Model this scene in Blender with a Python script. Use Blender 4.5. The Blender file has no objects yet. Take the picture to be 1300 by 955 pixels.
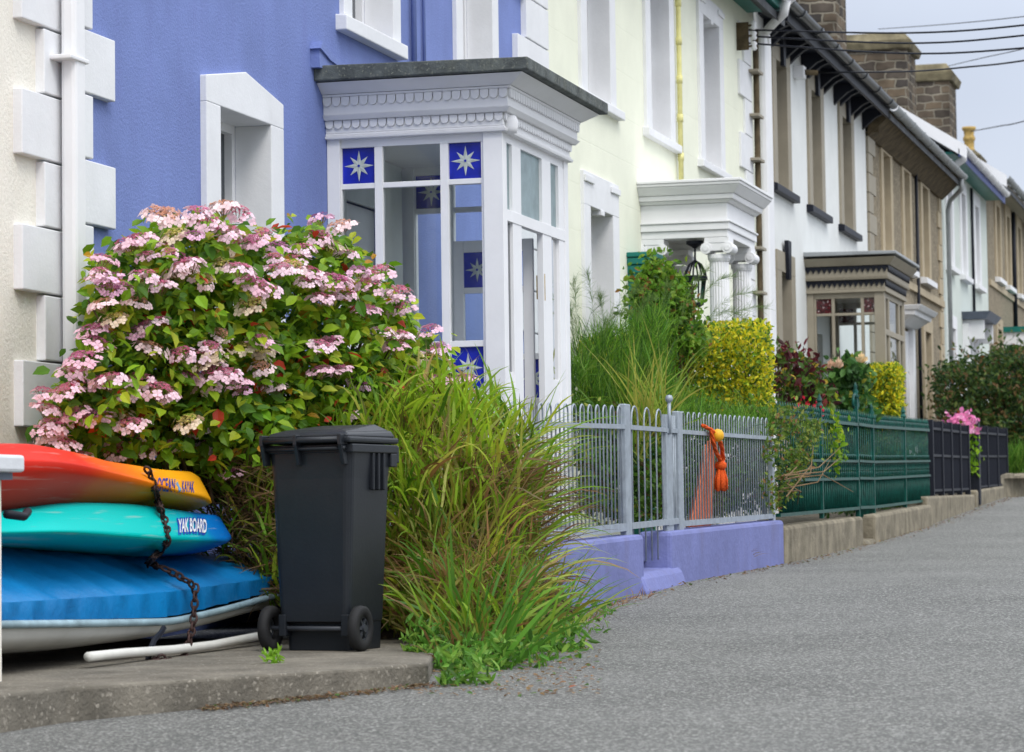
import bpy, bmesh, math, random
import numpy as np
from mathutils import Vector, Matrix
from mathutils.bvhtree import BVHTree
random.seed(7); rng = np.random.default_rng(7)
S = bpy.context.scene
COL = S.collection
# ------------------------------------------------------------------ camera
FPX, CX, CY = 3600.0, 650.0, 432.5
def cam_basis():
    yaw, p, roll = math.atan(990/3600), 0.06, -0.014
    for _ in range(60):
        f = np.array([-math.sin(yaw)*math.cos(p), math.cos(yaw)*math.cos(p), math.sin(p)])
        rt = np.array([math.cos(yaw), math.sin(yaw), 0]); up = np.cross(rt, f)
        r2 = rt*math.cos(roll)+up*math.sin(roll); u2 = -rt*math.sin(roll)+up*math.cos(roll)
        x = CX+FPX*r2[1]/f[1]; y = CY-FPX*u2[1]/f[1]
        yaw += (1640-x)/FPX*.9; p += (640-y)/FPX*.9
    return r2, u2, f
CR, CU, CF = cam_basis()
CP = np.array([0, 0, .65])
def ray(x, y): return CF+CR*(x-CX)/FPX-CU*(y-CY)/FPX
def onX(x, y, X): d = ray(x, y); return CP+d*(X/d[0])
def onY(x, y, Y): d = ray(x, y); return CP+d*(Y/d[1])
def onD(x, y, D): return CP+ray(x, y)*D
def YX(x, X): return onX(x, 500, X)[1]
cam_d = bpy.data.cameras.new('camera'); cam = bpy.data.objects.new('camera', cam_d); COL.objects.link(cam)
cam.matrix_world = Matrix(((CR[0], CU[0], -CF[0], CP[0]), (CR[1], CU[1], -CF[1], CP[1]), (CR[2], CU[2], -CF[2], CP[2]), (0, 0, 0, 1)))
cam_d.sensor_width = 36; cam_d.lens = FPX/1300*36; cam_d.shift_y = -45/1300; cam_d.clip_end = 2000; cam_d.clip_start = .1
cam_d.dof.use_dof = True; cam_d.dof.focus_distance = 16.5; cam_d.dof.aperture_fstop = 6.3
S.camera = cam
# ------------------------------------------------------------------ world, sun, exposure
SUN_EL, SUN_AZ = math.radians(50), math.radians(142)      # azimuth measured from +Y towards +X
W = bpy.data.worlds.new('World'); S.world = W; W.use_nodes = True
nt = W.node_tree; nt.nodes.clear(); N = nt.nodes.new; LK = nt.links.new
out = N('ShaderNodeOutputWorld'); bg = N('ShaderNodeBackground'); bg.inputs[1].default_value = .1
sky = N('ShaderNodeTexSky'); sky.sky_type = 'NISHITA'; sky.sun_disc = False; sky.sun_elevation = SUN_EL; sky.sun_rotation = SUN_AZ
tc = N('ShaderNodeTexCoord'); sep = N('ShaderNodeSeparateXYZ'); ramp = N('ShaderNodeValToRGB')
LK(tc.outputs['Generated'], sep.inputs[0]); LK(sep.outputs[2], ramp.inputs[0])
e = ramp.color_ramp.elements; e[0].position = 0; e[0].color = (.27, .288, .315, 1); e[1].position = 1; e[1].color = (.86, .9, .98, 1)
a = e.new(.16); a.color = (.238, .263, .315, 1); a = e.new(.45); a.color = (.62, .65, .70, 1)
noi = N('ShaderNodeTexNoise'); noi.inputs['Scale'].default_value = 5; noi.inputs['Detail'].default_value = 4
LK(tc.outputs['Generated'], noi.inputs['Vector'])
mr = N('ShaderNodeMapRange'); mr.inputs[1].default_value = .3; mr.inputs[2].default_value = .7; mr.inputs[3].default_value = 22.5; mr.inputs[4].default_value = 29
LK(noi.outputs[0], mr.inputs[0])
vm = N('ShaderNodeVectorMath'); vm.operation = 'SCALE'; LK(ramp.outputs[0], vm.inputs[0]); LK(mr.outputs[0], vm.inputs['Scale'])
mx = N('ShaderNodeMix'); mx.data_type = 'RGBA'; mx.inputs['Factor'].default_value = .93
LK(sky.outputs[0], mx.inputs['A']); LK(vm.outputs[0], mx.inputs['B'])
LK(mx.outputs['Result'], bg.inputs[0]); LK(bg.outputs[0], out.inputs[0])
sl = bpy.data.lights.new('sun', 'SUN'); sl.energy = 1.6; sl.angle = math.radians(22); sl.color = (1, .96, .9)
so = bpy.data.objects.new('sun', sl); COL.objects.link(so)
sd = Vector((math.sin(SUN_AZ)*math.cos(SUN_EL), math.cos(SUN_AZ)*math.cos(SUN_EL), math.sin(SUN_EL)))
so.rotation_euler = sd.to_track_quat('Z', 'Y').to_euler()
S.view_settings.view_transform = 'Standard'; S.view_settings.look = 'None'; S.view_settings.gamma = 1
S.view_settings.exposure = 0.1; S.view_settings.use_curve_mapping = False
S.render.engine = 'CYCLES'
S.cycles.max_bounces = 10; S.cycles.transparent_max_bounces = 24; S.cycles.transmission_bounces = 8
# ------------------------------------------------------------------ materials
MATS = {}
def mat(name, col, rough=.8, var=.12, ns=6, bump=0, bs=60, metal=0, col2=None, spec=.3, stain=0, stain_col=(.1, .09, .06), spots=None, transl=0, attr=False, scored=False):
    if name in MATS: return MATS[name]
    m = bpy.data.materials.new(name); m.use_nodes = True; nt = m.node_tree; n = nt.nodes.new; l = nt.links.new
    b = nt.nodes['Principled BSDF']; b.inputs['Roughness'].default_value = rough; b.inputs['Metallic'].default_value = metal
    b.inputs['Specular IOR Level'].default_value = spec
    tc = n('ShaderNodeTexCoord')
    def noise(scale, det=5, rg=.6):
        t = n('ShaderNodeTexNoise'); t.inputs['Scale'].default_value = scale; t.inputs['Detail'].default_value = det; t.inputs['Roughness'].default_value = rg
        l(tc.outputs['Object'], t.inputs['Vector']); return t
    def mixc(fac, A, B, mode='MIX'):
        x = n('ShaderNodeMix'); x.data_type = 'RGBA'; x.blend_type = mode
        for s, v in ((x.inputs['Factor'], fac), (x.inputs['A'], A), (x.inputs['B'], B)):
            if hasattr(v, 'is_output') or hasattr(v, 'links'): l(v, s)
            else: s.default_value = v if isinstance(v, (int, float)) else tuple(v)[:3]+(1,)
        return x.outputs['Result']
    if attr:
        at = n('ShaderNodeAttribute'); at.attribute_name = 'Col'; c = at.outputs['Color']
    else:
        t = noise(ns)
        c2 = col2 or tuple(min(1, v*(1-2*var)) for v in col)
        r = n('ShaderNodeMapRange'); r.inputs[1].default_value = .3; r.inputs[2].default_value = .7; l(t.outputs[0], r.inputs[0])
        c = mixc(r.outputs[0], tuple(min(1, v*(1+var*.5)) for v in col), c2)
    if stain:
        mp = n('ShaderNodeMapping'); mp.inputs['Scale'].default_value = (3, 3, .6); l(tc.outputs['Object'], mp.inputs[0])
        t = n('ShaderNodeTexNoise'); t.inputs['Scale'].default_value = 2.2; t.inputs['Detail'].default_value = 8; l(mp.outputs[0], t.inputs['Vector'])
        r = n('ShaderNodeMapRange'); r.inputs[1].default_value = .52; r.inputs[2].default_value = .78; r.inputs[4].default_value = stain; l(t.outputs[0], r.inputs[0])
        c = mixc(r.outputs[0], c, stain_col)
    if spots:
        sc, s_col, th = spots
        t = n('ShaderNodeTexVoronoi'); t.inputs['Scale'].default_value = sc; l(tc.outputs['Object'], t.inputs['Vector'])
        sp = n('ShaderNodeSeparateColor'); l(t.outputs['Color'], sp.inputs[0])
        r = n('ShaderNodeMapRange'); r.inputs[1].default_value = th; r.inputs[2].default_value = 1; l(sp.outputs[0], r.inputs[0])
        c = mixc(r.outputs[0], c, s_col)
    l(c, b.inputs['Base Color'])
    h = None
    if bump:
        t = noise(bs, 6, .65); h = t.outputs[0]
    if scored:
        sx = n('ShaderNodeSeparateXYZ'); l(tc.outputs['Object'], sx.inputs[0]); cb = n('ShaderNodeCombineXYZ')
        l(sx.outputs[1], cb.inputs[0]); l(sx.outputs[2], cb.inputs[1])
        bt = n('ShaderNodeTexBrick'); bt.inputs['Scale'].default_value = 1; bt.inputs['Brick Width'].default_value = .9; bt.inputs['Row Height'].default_value = .42; bt.inputs['Mortar Size'].default_value = .006
        l(cb.outputs[0], bt.inputs['Vector'])
        bp0 = n('ShaderNodeBump'); bp0.invert = True; bp0.inputs['Strength'].default_value = .5; bp0.inputs['Distance'].default_value = .006; l(bt.outputs['Fac'], bp0.inputs['Height'])
    if h is not None:
        bp = n('ShaderNodeBump'); bp.inputs['Strength'].default_value = bump; bp.inputs['Distance'].default_value = .02
        l(h, bp.inputs['Height']); l(bp.outputs[0], b.inputs['Normal'])
        if scored: l(bp0.outputs[0], bp.inputs['Normal'])
    if transl:
        o = nt.nodes['Material Output']; tr = n('ShaderNodeBsdfTranslucent'); ms = n('ShaderNodeMixShader'); ms.inputs[0].default_value = transl
        l(c, tr.inputs[0]); l(b.outputs[0], ms.inputs[1]); l(tr.outputs[0], ms.inputs[2]); l(ms.outputs[0], o.inputs[0])
    MATS[name] = m; return m
def stone_mat(name, c1, c2, mortar, sc=1.0, bw=.5, rh=.22):
    if name in MATS: return MATS[name]
    m = bpy.data.materials.new(name); m.use_nodes = True; nt = m.node_tree; n = nt.nodes.new; l = nt.links.new
    b = nt.nodes['Principled BSDF']; b.inputs['Roughness'].default_value = .95; b.inputs['Specular IOR Level'].default_value = .1
    tc = n('ShaderNodeTexCoord'); sx = n('ShaderNodeSeparateXYZ'); l(tc.outputs['Object'], sx.inputs[0])
    ad = n('ShaderNodeMath'); l(sx.outputs[0], ad.inputs[0]); l(sx.outputs[1], ad.inputs[1]); cb = n('ShaderNodeCombineXYZ'); l(ad.outputs[0], cb.inputs[0]); l(sx.outputs[2], cb.inputs[1])
    nz = n('ShaderNodeTexNoise'); nz.inputs['Scale'].default_value = 4; l(tc.outputs['Object'], nz.inputs['Vector'])
    va = n('ShaderNodeVectorMath'); va.operation = 'MULTIPLY_ADD'; va.inputs[1].default_value = (.12, .12, 0); l(nz.outputs['Color'], va.inputs[0]); l(cb.outputs[0], va.inputs[2])
    bt = n('ShaderNodeTexBrick'); bt.inputs['Color1'].default_value = c1+(1,); bt.inputs['Color2'].default_value = c2+(1,); bt.inputs['Mortar'].default_value = mortar+(1,)
    bt.inputs['Scale'].default_value = sc; bt.inputs['Brick Width'].default_value = bw; bt.inputs['Row Height'].default_value = rh; bt.inputs['Mortar Size'].default_value = .022; bt.inputs['Mortar Smooth'].default_value = .5
    l(va.outputs[0], bt.inputs['Vector'])
    n2 = n('ShaderNodeTexNoise'); n2.inputs['Scale'].default_value = 2.5; n2.inputs['Detail'].default_value = 8; l(tc.outputs['Object'], n2.inputs['Vector'])
    r = n('ShaderNodeMapRange'); r.inputs[1].default_value = .3; r.inputs[2].default_value = .7; r.inputs[3].default_value = .55; r.inputs[4].default_value = 1.35; l(n2.outputs[0], r.inputs[0])
    v2 = n('ShaderNodeVectorMath'); v2.operation = 'SCALE'; l(bt.outputs[0], v2.inputs[0]); l(r.outputs[0], v2.inputs['Scale']); l(v2.outputs[0], b.inputs['Base Color'])
    bp = n('ShaderNodeBump'); bp.invert = True; bp.inputs['Distance'].default_value = .03; l(bt.outputs['Fac'], bp.inputs['Height']); l(bp.outputs[0], b.inputs['Normal'])
    MATS[name] = m; return m
def glass_mat():
    m = bpy.data.materials.new('clear_glass'); m.use_nodes = True; nt = m.node_tree; nt.nodes.clear(); n = nt.nodes.new; l = nt.links.new
    o = n('ShaderNodeOutputMaterial'); t = n('ShaderNodeBsdfTransparent'); t.inputs[0].default_value = (.95, .98, .975, 1)
    g = n('ShaderNodeBsdfGlossy'); g.inputs['Roughness'].default_value = .01; f = n('ShaderNodeFresnel'); f.inputs[0].default_value = 1.45
    mm = n('ShaderNodeMath'); mm.operation = 'MULTIPLY'; mm.inputs[1].default_value = 1.2; l(f.outputs[0], mm.inputs[0])
    ms = n('ShaderNodeMixShader'); l(mm.outputs[0], ms.inputs[0]); l(t.outputs[0], ms.inputs[1]); l(g.outputs[0], ms.inputs[2]); l(ms.outputs[0], o.inputs[0]); return m
GLASS = glass_mat()
M_paleglass = mat('pale_glass', (.50, .64, .65), .15, .1, 8, .1, 60, spec=.6, transl=.5)  # pale blue-green, half translucent, for the upper front porch panes
M_purple = mat('purple_render', (.185, .245, .53), .75, .09, 1.3, .4, 55, stain=.3, stain_col=(.14, .16, .4))
M_purple_wall = mat('purple_wall_paint', (.17, .19, .415), .7, .10, 3, .4, 25, stain=.5, stain_col=(.15, .14, .24))
M_cream = mat('cream_render', (.84, .80, .71), .85, .04, 3, .4, 45, stain=.1, stain_col=(.6, .5, .3))
M_white = mat('white_paint', (.80, .80, .81), .5, .03, 3, .06, 30)
M_whitem = mat('white_masonry_paint', (.77, .775, .79), .7, .04, 3, .12, 40, stain=.08, stain_col=(.5, .5, .45))
M_white4 = mat('white_render', (.72, .735, .72), .8, .04, 2, .2, 40, stain=.1, stain_col=(.5, .52, .45))
M_yellow = mat('pale_lemon_render', (.83, .84, .69), .8, .035, 2, .15, 45, scored=True)
M_yelpipe = mat('yellow_pipe_paint', (.75, .70, .30), .5)
M_taupe = mat('taupe_paint', (.31, .275, .21), .6, .06, 4, .08, 30)
M_black = mat('black_paint', (.012, .014, .022), .5, .1, 8, .05, 40, spec=.2)
M_slategrey = mat('blue_grey_paint', (.16, .19, .25), .5)
M_pebble = mat('brown_pebbledash', (.235, .195, .135), .95, .1, 2, 1.0, 30, spots=(40, (.42, .36, .26), .7), stain=.25, stain_col=(.12, .1, .07))
M_tan = mat('tan_stone_paint', (.44, .365, .25), .8, .08, 3, .2, 30, stain=.15)
M_green6 = mat('pale_grey_render', (.60, .65, .60), .85, .04, 2, .3, 30)
M_lead = mat('lead_roof', (.115, .13, .125), .75, .3, 7, .4, 50, spots=(90, (.17, .18, .15), .85), stain=.3, stain_col=(.13, .13, .08))
M_slate = mat('slate_roof', (.10, .105, .115), .75, .25, 3, .4, 12)
M_brown = mat('brown_mortar', (.12, .09, .05), .9, .3, 6, .5, 30)
M_gutgrey = mat('grey_gutter', (.33, .35, .36), .5, .12, 5)
M_darkgut = mat('dark_gutter', (.04, .045, .05), .3, .15, 5)
M_glassdk = mat('window_glass', (.05, .06, .07), .06, .05, 2, spec=.8)
M_net = mat('net_curtain', (.45, .47, .47), .8, .1, 12)
M_bluetrim = mat('blue_trim', (.05, .08, .28), .5)
M_teal = mat('teal_paint', (.012, .17, .14), .4, .12, 5)
M_greenrail = mat('green_rail_paint', (.004, .085, .066), .4, .3, 9, .05, 40, spec=.3)
M_galv = mat('galvanised_grey', (.34, .385, .43), .5, .12, 14, .08, 40, metal=.25, stain=.15, stain_col=(.2, .2, .2))
M_stone = mat('plinth_stone', (.27, .235, .17), .95, .25, 5, .7, 18, stain=.5, stain_col=(.11, .1, .06))
M_conc = mat('concrete', (.20, .18, .145), .95, .25, 3, .8, 40, spots=(90, (.32, .29, .24), .9), stain=.4, stain_col=(.13, .11, .08))
M_soil = mat('soil', (.085, .06, .04), 1, .4, 8, 1, 20, spots=(30, (.2, .14, .08), .8))
M_grav = mat('garden_gravel', (.12, .105, .08), 1, .3, 8, 1, 30)
M_door = mat('mauve_door', (.17, .11, .10), .6, .1, 4)
M_inner = mat('inner_plaster', (.66, .68, .66), .8, .04, 3)
M_gold = mat('brass', (.55, .36, .1), .35, .2, 20, metal=.9)
M_rope = mat('orange_rope', (.75, .10, .01), .8, .15, 60, .6, 90)
M_towel = mat('salmon_cloth', (.70, .19, .08), .9, .12, 10, .3, 60)
M_ball = mat('yellow_ball', (.8, .42, .02), .5, .1, 20)
M_pot = mat('buff_clay', (.48, .33, .11), .9, .2, 12, .3, 30)
M_chim = stone_mat('chimney_stone', (.15, .115, .08), (.062, .055, .05), (.23, .205, .16), 1.0, .36, .17)
M_cap = mat('chimney_cap', (.21, .18, .11), .95, .3, 4, .6, 20)
M_rock = mat('rock', (.30, .30, .30), .9, .25, 8, .8, 20)
M_stem = mat('stem_brown', (.11, .075, .035), .9, .3, 20)
M_leafA = mat('leaf', (.1, .2, .03), .5, attr=True, transl=.42, spec=.3)
M_petal = mat('petal', (1, 1, 1), .7, attr=True, transl=.25, spec=.2)
M_star = mat('star_glass', (.55, .60, .56), .3, .15, 25)
M_blueg = mat('cobalt_glass', (.01, .02, .42), .12, .25, 6, spec=.7)
M_redg = mat('ruby_glass', (.10, .01, .015), .15, .5, 30, spec=.6, spots=(40, (.5, .4, .4), .85))
# ------------------------------------------------------------------ helpers
OFF = {}
class MB:
    def __init__(s): s.v = []; s.f = []; s.m = []
    def face(s, pts, mi=0):
        k = len(s.v); s.v += [tuple(map(float, p)) for p in pts]; s.f.append(tuple(range(k, k+len(pts)))); s.m.append(mi)
    def box(s, x0, x1, y0, y1, z0, z1, mi=0):
        k = len(s.v); s.v += [(x, y, z) for x in (x0, x1) for y in (y0, y1) for z in (z0, z1)]
        for q in ((0, 1, 3, 2), (4, 6, 7, 5), (0, 4, 5, 1), (2, 3, 7, 6), (0, 2, 6, 4), (1, 5, 7, 3)): s.f.append(tuple(k+i for i in q)); s.m.append(mi)
        return s
    def hexa(s, b4, t4, mi=0):      # bottom and top quads
        k = len(s.v); s.v += [tuple(map(float, p)) for p in list(b4)+list(t4)]
        for q in ((3, 2, 1, 0), (4, 5, 6, 7), (0, 1, 5, 4), (1, 2, 6, 5), (2, 3, 7, 6), (3, 0, 4, 7)): s.f.append(tuple(k+i for i in q)); s.m.append(mi)
    def prism(s, poly, axis, a, b, mi=0):   # poly in the other two axes (ordered)
        def P(p, t):
            return {'x': (t, p[0], p[1]), 'y': (p[0], t, p[1]), 'z': (p[0], p[1], t)}[axis]
        k = len(s.v); n = len(poly); s.v += [P(p, a) for p in poly]+[P(p, b) for p in poly]
        s.f.append(tuple(range(k, k+n))); s.m.append(mi); s.f.append(tuple(range(k+2*n-1, k+n-1, -1))); s.m.append(mi)
        for i in range(n): j = (i+1) % n; s.f.append((k+i, k+j, k+n+j, k+n+i)); s.m.append(mi)
    def tube(s, pts, r, n=8, mi=0, closed=False):
        pts = [Vector(p) for p in pts]; k = len(s.v); m = len(pts); prev = None
        for i, p in enumerate(pts):
            if closed: t = pts[(i+1) % m]-pts[i-1]
            else: t = pts[min(i+1, m-1)]-pts[max(i-1, 0)]
            t = t.normalized() if t.length > 1e-9 else Vector((0, 0, 1))
            if prev is None: u = t.orthogonal().normalized()
            else: u = (prev-t*prev.dot(t)); u = u.normalized() if u.length > 1e-6 else t.orthogonal().normalized()
            prev = u; w = t.cross(u); rr = r[i] if isinstance(r, (list, tuple)) else r
            for j in range(n):
                a = 2*math.pi*j/n; s.v.append(tuple(p+(u*math.cos(a)+w*math.sin(a))*rr))
        for i in range(m if closed else m-1):
            i2 = (i+1) % m
            for j in range(n): j2 = (j+1) % n; s.f.append((k+i*n+j, k+i*n+j2, k+i2*n+j2, k+i2*n+j)); s.m.append(mi)
        if not closed:
            s.f.append(tuple(k+j for j in reversed(range(n)))); s.m.append(mi); s.f.append(tuple(k+(m-1)*n+j for j in range(n))); s.m.append(mi)
    def lathe(s, prof, c, n=24, mi=0, flute=0, nf=20):
        k = len(s.v); c = Vector(c)
        for r, z in prof:
            for j in range(n):
                a = 2*math.pi*j/n; rr = r*(1-flute*(.5+.5*math.cos(nf*a))) if flute else r
                s.v.append((c.x+rr*math.cos(a), c.y+rr*math.sin(a), c.z+z))
        m = len(prof)
        for i in range(m-1):
            for j in range(n): j2 = (j+1) % n; s.f.append((k+i*n+j, k+i*n+j2, k+(i+1)*n+j2, k+(i+1)*n+j)); s.m.append(mi)
        s.f.append(tuple(k+j for j in reversed(range(n)))); s.m.append(mi); s.f.append(tuple(k+(m-1)*n+j for j in range(n))); s.m.append(mi)
    def build(s, name, mats, parent=None, bevel=0, smooth=False, recalc=True):
        off = Vector((0, 0, 0))
        if parent is not None: off = OFF[parent.name]
        me = bpy.data.meshes.new(name); me.from_pydata([tuple(Vector(p)-off) for p in s.v], [], s.f)
        if not isinstance(mats, (list, tuple)): mats = [mats]
        for m in mats: me.materials.append(m)
        me.polygons.foreach_set('material_index', s.m)
        if recalc:
            bm = bmesh.new(); bm.from_mesh(me); bmesh.ops.recalc_face_normals(bm, faces=bm.faces); bm.to_mesh(me); bm.free()
        if smooth: me.polygons.foreach_set('use_smooth', [True]*len(me.polygons))
        o = bpy.data.objects.new(name, me); COL.objects.link(o)
        if parent is not None: o.parent = parent
        OFF[o.name] = off
        if bevel:
            b = o.modifiers.new('bevel', 'BEVEL'); b.width = bevel; b.segments = 2; b.limit_method = 'ANGLE'; b.angle_limit = math.radians(40)
        return o
def npmesh(name, V, Fc, mats, parent=None, cols=None, mi=None, smooth=False):
    off = np.array(OFF[parent.name]) if parent is not None else np.zeros(3)
    me = bpy.data.meshes.new(name); me.from_pydata((np.asarray(V)-off).tolist(), [], [tuple(f) for f in np.asarray(Fc).tolist()] if not isinstance(Fc, list) else Fc)
    for m in (mats if isinstance(mats, (list, tuple)) else [mats]): me.materials.append(m)
    if cols is not None:
        a = me.color_attributes.new('Col', 'FLOAT_COLOR', 'POINT'); c = np.ones((len(V), 4), np.float32); c[:, :3] = cols; a.data.foreach_set('color', c.ravel())
    if mi is not None: me.polygons.foreach_set('material_index', mi)
    if smooth: me.polygons.foreach_set('use_smooth', [True]*len(me.polygons))
    o = bpy.data.objects.new(name, me); COL.objects.link(o)
    if parent is not None: o.parent = parent
    OFF[o.name] = Vector(off); return o
def tag(o, label, cat, group=None, kind=None):
    o['label'] = label; o['category'] = cat
    if group: o['group'] = group
    if kind: o['kind'] = kind
    return o
def thing(name, label, cat, loc, group=None):
    o = bpy.data.objects.new(name, None); COL.objects.link(o); o.location = loc; OFF[o.name] = Vector(loc); return tag(o, label, cat, group)
def struct(o, label=None):
    o['kind'] = 'structure'
    if label: o['label'] = label
    return o
# ------------------------------------------------------------------ ground
GZ = [(-40, -1.2), (-5, -.42), (9, -.12), (14, -.005), (16, .04), (19.1, .15), (24, .21), (28.5, .30), (33.6, .45), (38.4, .63), (43, .80), (48, .88), (60, 1.2), (120, 3.0), (400, 8)]
def gz(y): return float(np.interp(y, [a for a, b in GZ], [b for a, b in GZ]))
FX = -4.13                                              # street face of the garden walls
M_asph = mat('asphalt', (.160, .161, .152), .9, .16, .7, 1.0, 90, spots=(110, (.44, .44, .41), .62), stain=.4, stain_col=(.105, .10, .09))
m = MB(); ys = sorted(set([a for a, b in GZ]+list(range(8, 60, 2))))
xs = [-40, -6.5, -4.5, -3.5, -2, 6, 60]
for i in range(len(ys)-1):
    for j in range(len(xs)-1):
        m.face([(xs[j], ys[i], gz(ys[i])), (xs[j+1], ys[i], gz(ys[i])), (xs[j+1], ys[i+1], gz(ys[i+1])), (xs[j], ys[i+1], gz(ys[i+1]))])
struct(m.build('road', M_asph), 'grey asphalt lane rising past the garden walls')
m = MB(); m.face([(-500, -500, -9), (500, -500, -9), (500, 900, -9), (-500, 900, -9)]); struct(m.build('terrain', M_soil), 'bare land far around the terrace')
m = MB()                                                # garden soil behind the walls
yy = [15.2, 18.3, 23.8, 28.4, 33.7, 43, 60, 80]
for i in range(len(yy)-1):
    z0, z1 = gz(yy[i])+.18, gz(yy[i+1])+.18
    m.face([(-6.02, yy[i], z0), (FX-.2, yy[i], z0), (FX-.2, yy[i+1], z1), (-6.02, yy[i+1], z1)])
struct(m.build('garden_ground', M_grav), 'gravel and soil of the front gardens')
# raised concrete slab in front of the first house
SL = .03
def onz(x, y, z): d = ray(x, y); t = (z-CP[2])/d[2]; return CP+d*t
A = onz(552, 826, SL); B = onz(543, 842, SL); C = onz(420, 851, SL); D = onz(250, 862, SL)
E2 = D+(D-C)*.9; D_slab = D.copy()
poly = [(-6.0, 13.9), (-6.0, 7.0), (E2[0]-.55, 7.0), (E2[0], E2[1]), (D[0], D[1]), (C[0], C[1]), (B[0], B[1]), (A[0], A[1]), (A[0]-.05, 13.9)]
m = MB(); m.prism(poly, 'z', -.12, SL); struct(m.build('pavement_slab', M_conc, bevel=.012), 'worn concrete forecourt slab under the bin and boats')
# earth bank under the grasses
def bank():
    V = []; Fc = []; nx, ny = 40, 24
    for i in range(nx):
        for j in range(ny):
            s = i/(nx-1); t = j/(ny-1)
            x = 372+s*353; 
            D = 14.5+1.6*s - .5*math.sin(math.pi*t)
            hh = .62*math.sin(math.pi*min(1, max(0, t)))**.6*(math.sin(math.pi*min(1, (s*.86+.12)))**.5)
            p = onD(x, 700, D+(t-.5)*1.1)
            z = gz(p[1])-.06+hh+random.uniform(-.03, .03)
            V.append((p[0]+random.uniform(-.02, .02), p[1]+random.uniform(-.02, .02), z))
    for i in range(nx-1):
        for j in range(ny-1): a = i*ny+j; Fc.append((a, a+ny, a+ny+1, a+1))
    o = npmesh('earth_bank', V, Fc, M_soil, smooth=True); struct(o, 'dark earth bank under the long grass')
bank()
# ------------------------------------------------------------------ house parts
def facade(mb, X, y0, y1, z0, z1, ops, dep=.22, mi=0):
    ys = sorted(set([y0, y1]+[v for o in ops for v in o[:2]])); zs = sorted(set([z0, z1]+[v for o in ops for v in o[2:4]]))
    for i in range(len(ys)-1):
        for j in range(len(zs)-1):
            cy, cz = (ys[i]+ys[i+1])/2, (zs[j]+zs[j+1])/2
            if any(o[0] < cy < o[1] and o[2] < cz < o[3] for o in ops): continue
            mb.face([(X, ys[i], zs[j]), (X, ys[i+1], zs[j]), (X, ys[i+1], zs[j+1]), (X, ys[i], zs[j+1])], mi)
    for a, b, c, d in [o[:4] for o in ops]:
        mb.face([(X, a, c), (X, a, d), (X-dep, a, d), (X-dep, a, c)], mi); mb.face([(X, b, c), (X, b, d), (X-dep, b, d), (X-dep, b, c)], mi)
        mb.face([(X, a, d), (X, b, d), (X-dep, b, d), (X-dep, a, d)], mi); mb.face([(X, a, c), (X, b, c), (X-dep, b, c), (X-dep, a, c)], mi)
def window(h, X, y0, y1, z0, z1, fm, dep=.2, curtain=True):
    m = MB(); w = .055; xb, xf = X-dep-.05, X-dep+.02
    m.box(xb, xf, y0, y0+w, z0, z1); m.box(xb, xf, y1-w, y1, z0, z1); m.box(xb, xf, y0+w, y1-w, z1-w, z1); m.box(xb, xf, y0+w, y1-w, z0, z0+.08)
    zm = (z0+z1)/2; m.box(xb+.005, xf-.005, y0+w, y1-w, zm-.03, zm+.03)
    f = m.build('window', fm, h)
    g = MB(); g.box(xb+.01, xb+.02, y0+w-.01, y1-w+.01, z0+.05, z1-.03); g.build('pane', M_glassdk, f)
    if curtain:
        g = MB(); k = 14
        for i in range(k):
            a = y0+w+(y1-y0-2*w)*.5*i/k; b = y0+w+(y1-y0-2*w)*.5*(i+1)/k
            g.face([(xb-.03+.015*(i % 2), a, z0+.06), (xb-.03+.015*((i+1) % 2), b, z0+.06), (xb-.03+.015*((i+1) % 2), b, z1-.05), (xb-.03+.015*(i % 2), a, z1-.05)])
        g.build('curtain', M_net, f)
    return f
def surround(h, X, y0, y1, z0, z1, w, mt, top=None, proud=.035, dep=.2, hood=0, lug=False, name='window_surround', bottom=False):
    m = MB(); top = top or w; i = .004; xo = X+proud; xb = X-dep+.02
    m.box(xb, xo, y0-w, y0+i, z0, z1-i); m.box(xb, xo, y1-i, y1+w, z0, z1-i)
    if hood:
        m.prism([(y0-w, z1-i), (y1+w, z1-i), (y1+w, z1+top), ((y0+y1)/2, z1+top+hood), (y0-w, z1+top)], 'x', xb, xo)
    else: m.box(xb, xo, y0-w, y1+w, z1-i, z1+top)
    if lug:
        m.box(X+proud, X+proud+.02, y0-w-.0, y0+.1, z1+top-.10, z1+top-.04); m.box(X+proud, X+proud+.02, y1-.1, y1+w, z1+top-.10, z1+top-.04)
        m.box(xb, xo+.01, (y0+y1)/2-.06, (y0+y1)/2+.06, z1-.05, z1+.0)
    if bottom: m.box(xb, xo, y0-w, y1+w, z0-w, z0+i)
    return m.build(name, mt, h, bevel=.006)
def sill(h, X, y0, y1, z, mt, t=.11, p=.12, dep=.2):
    m = MB(); m.hexa([(X-dep, y0, z-t), (X+p, y0, z-t), (X+p, y1, z-t), (X-dep, y1, z-t)], [(X-dep, y0, z+.01), (X+p, y0, z-.02), (X+p, y1, z-.02), (X-dep, y1, z+.01)])
    return m.build('sill', mt, h, bevel=.008)
def quoins(h, X, ya, yb, z0, z1, hh, mt, long, short, side, start=0, gap=.012, proud=.05):
    """side +1: blocks grow towards larger Y from ya; -1: towards smaller Y from yb"""
    k = start; z = z0
    while z < z1:
        L = long if k % 2 == 0 else short; m = MB()
        if side > 0: m.box(X-.02, X+proud, ya, ya+L, z+gap/2, min(z+hh, z1)-gap/2)
        else: m.box(X-.02, X+proud, yb-L, yb, z+gap/2, min(z+hh, z1)-gap/2)
        m.build('quoin', mt, h, bevel=.006); z += hh; k += 1
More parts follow.
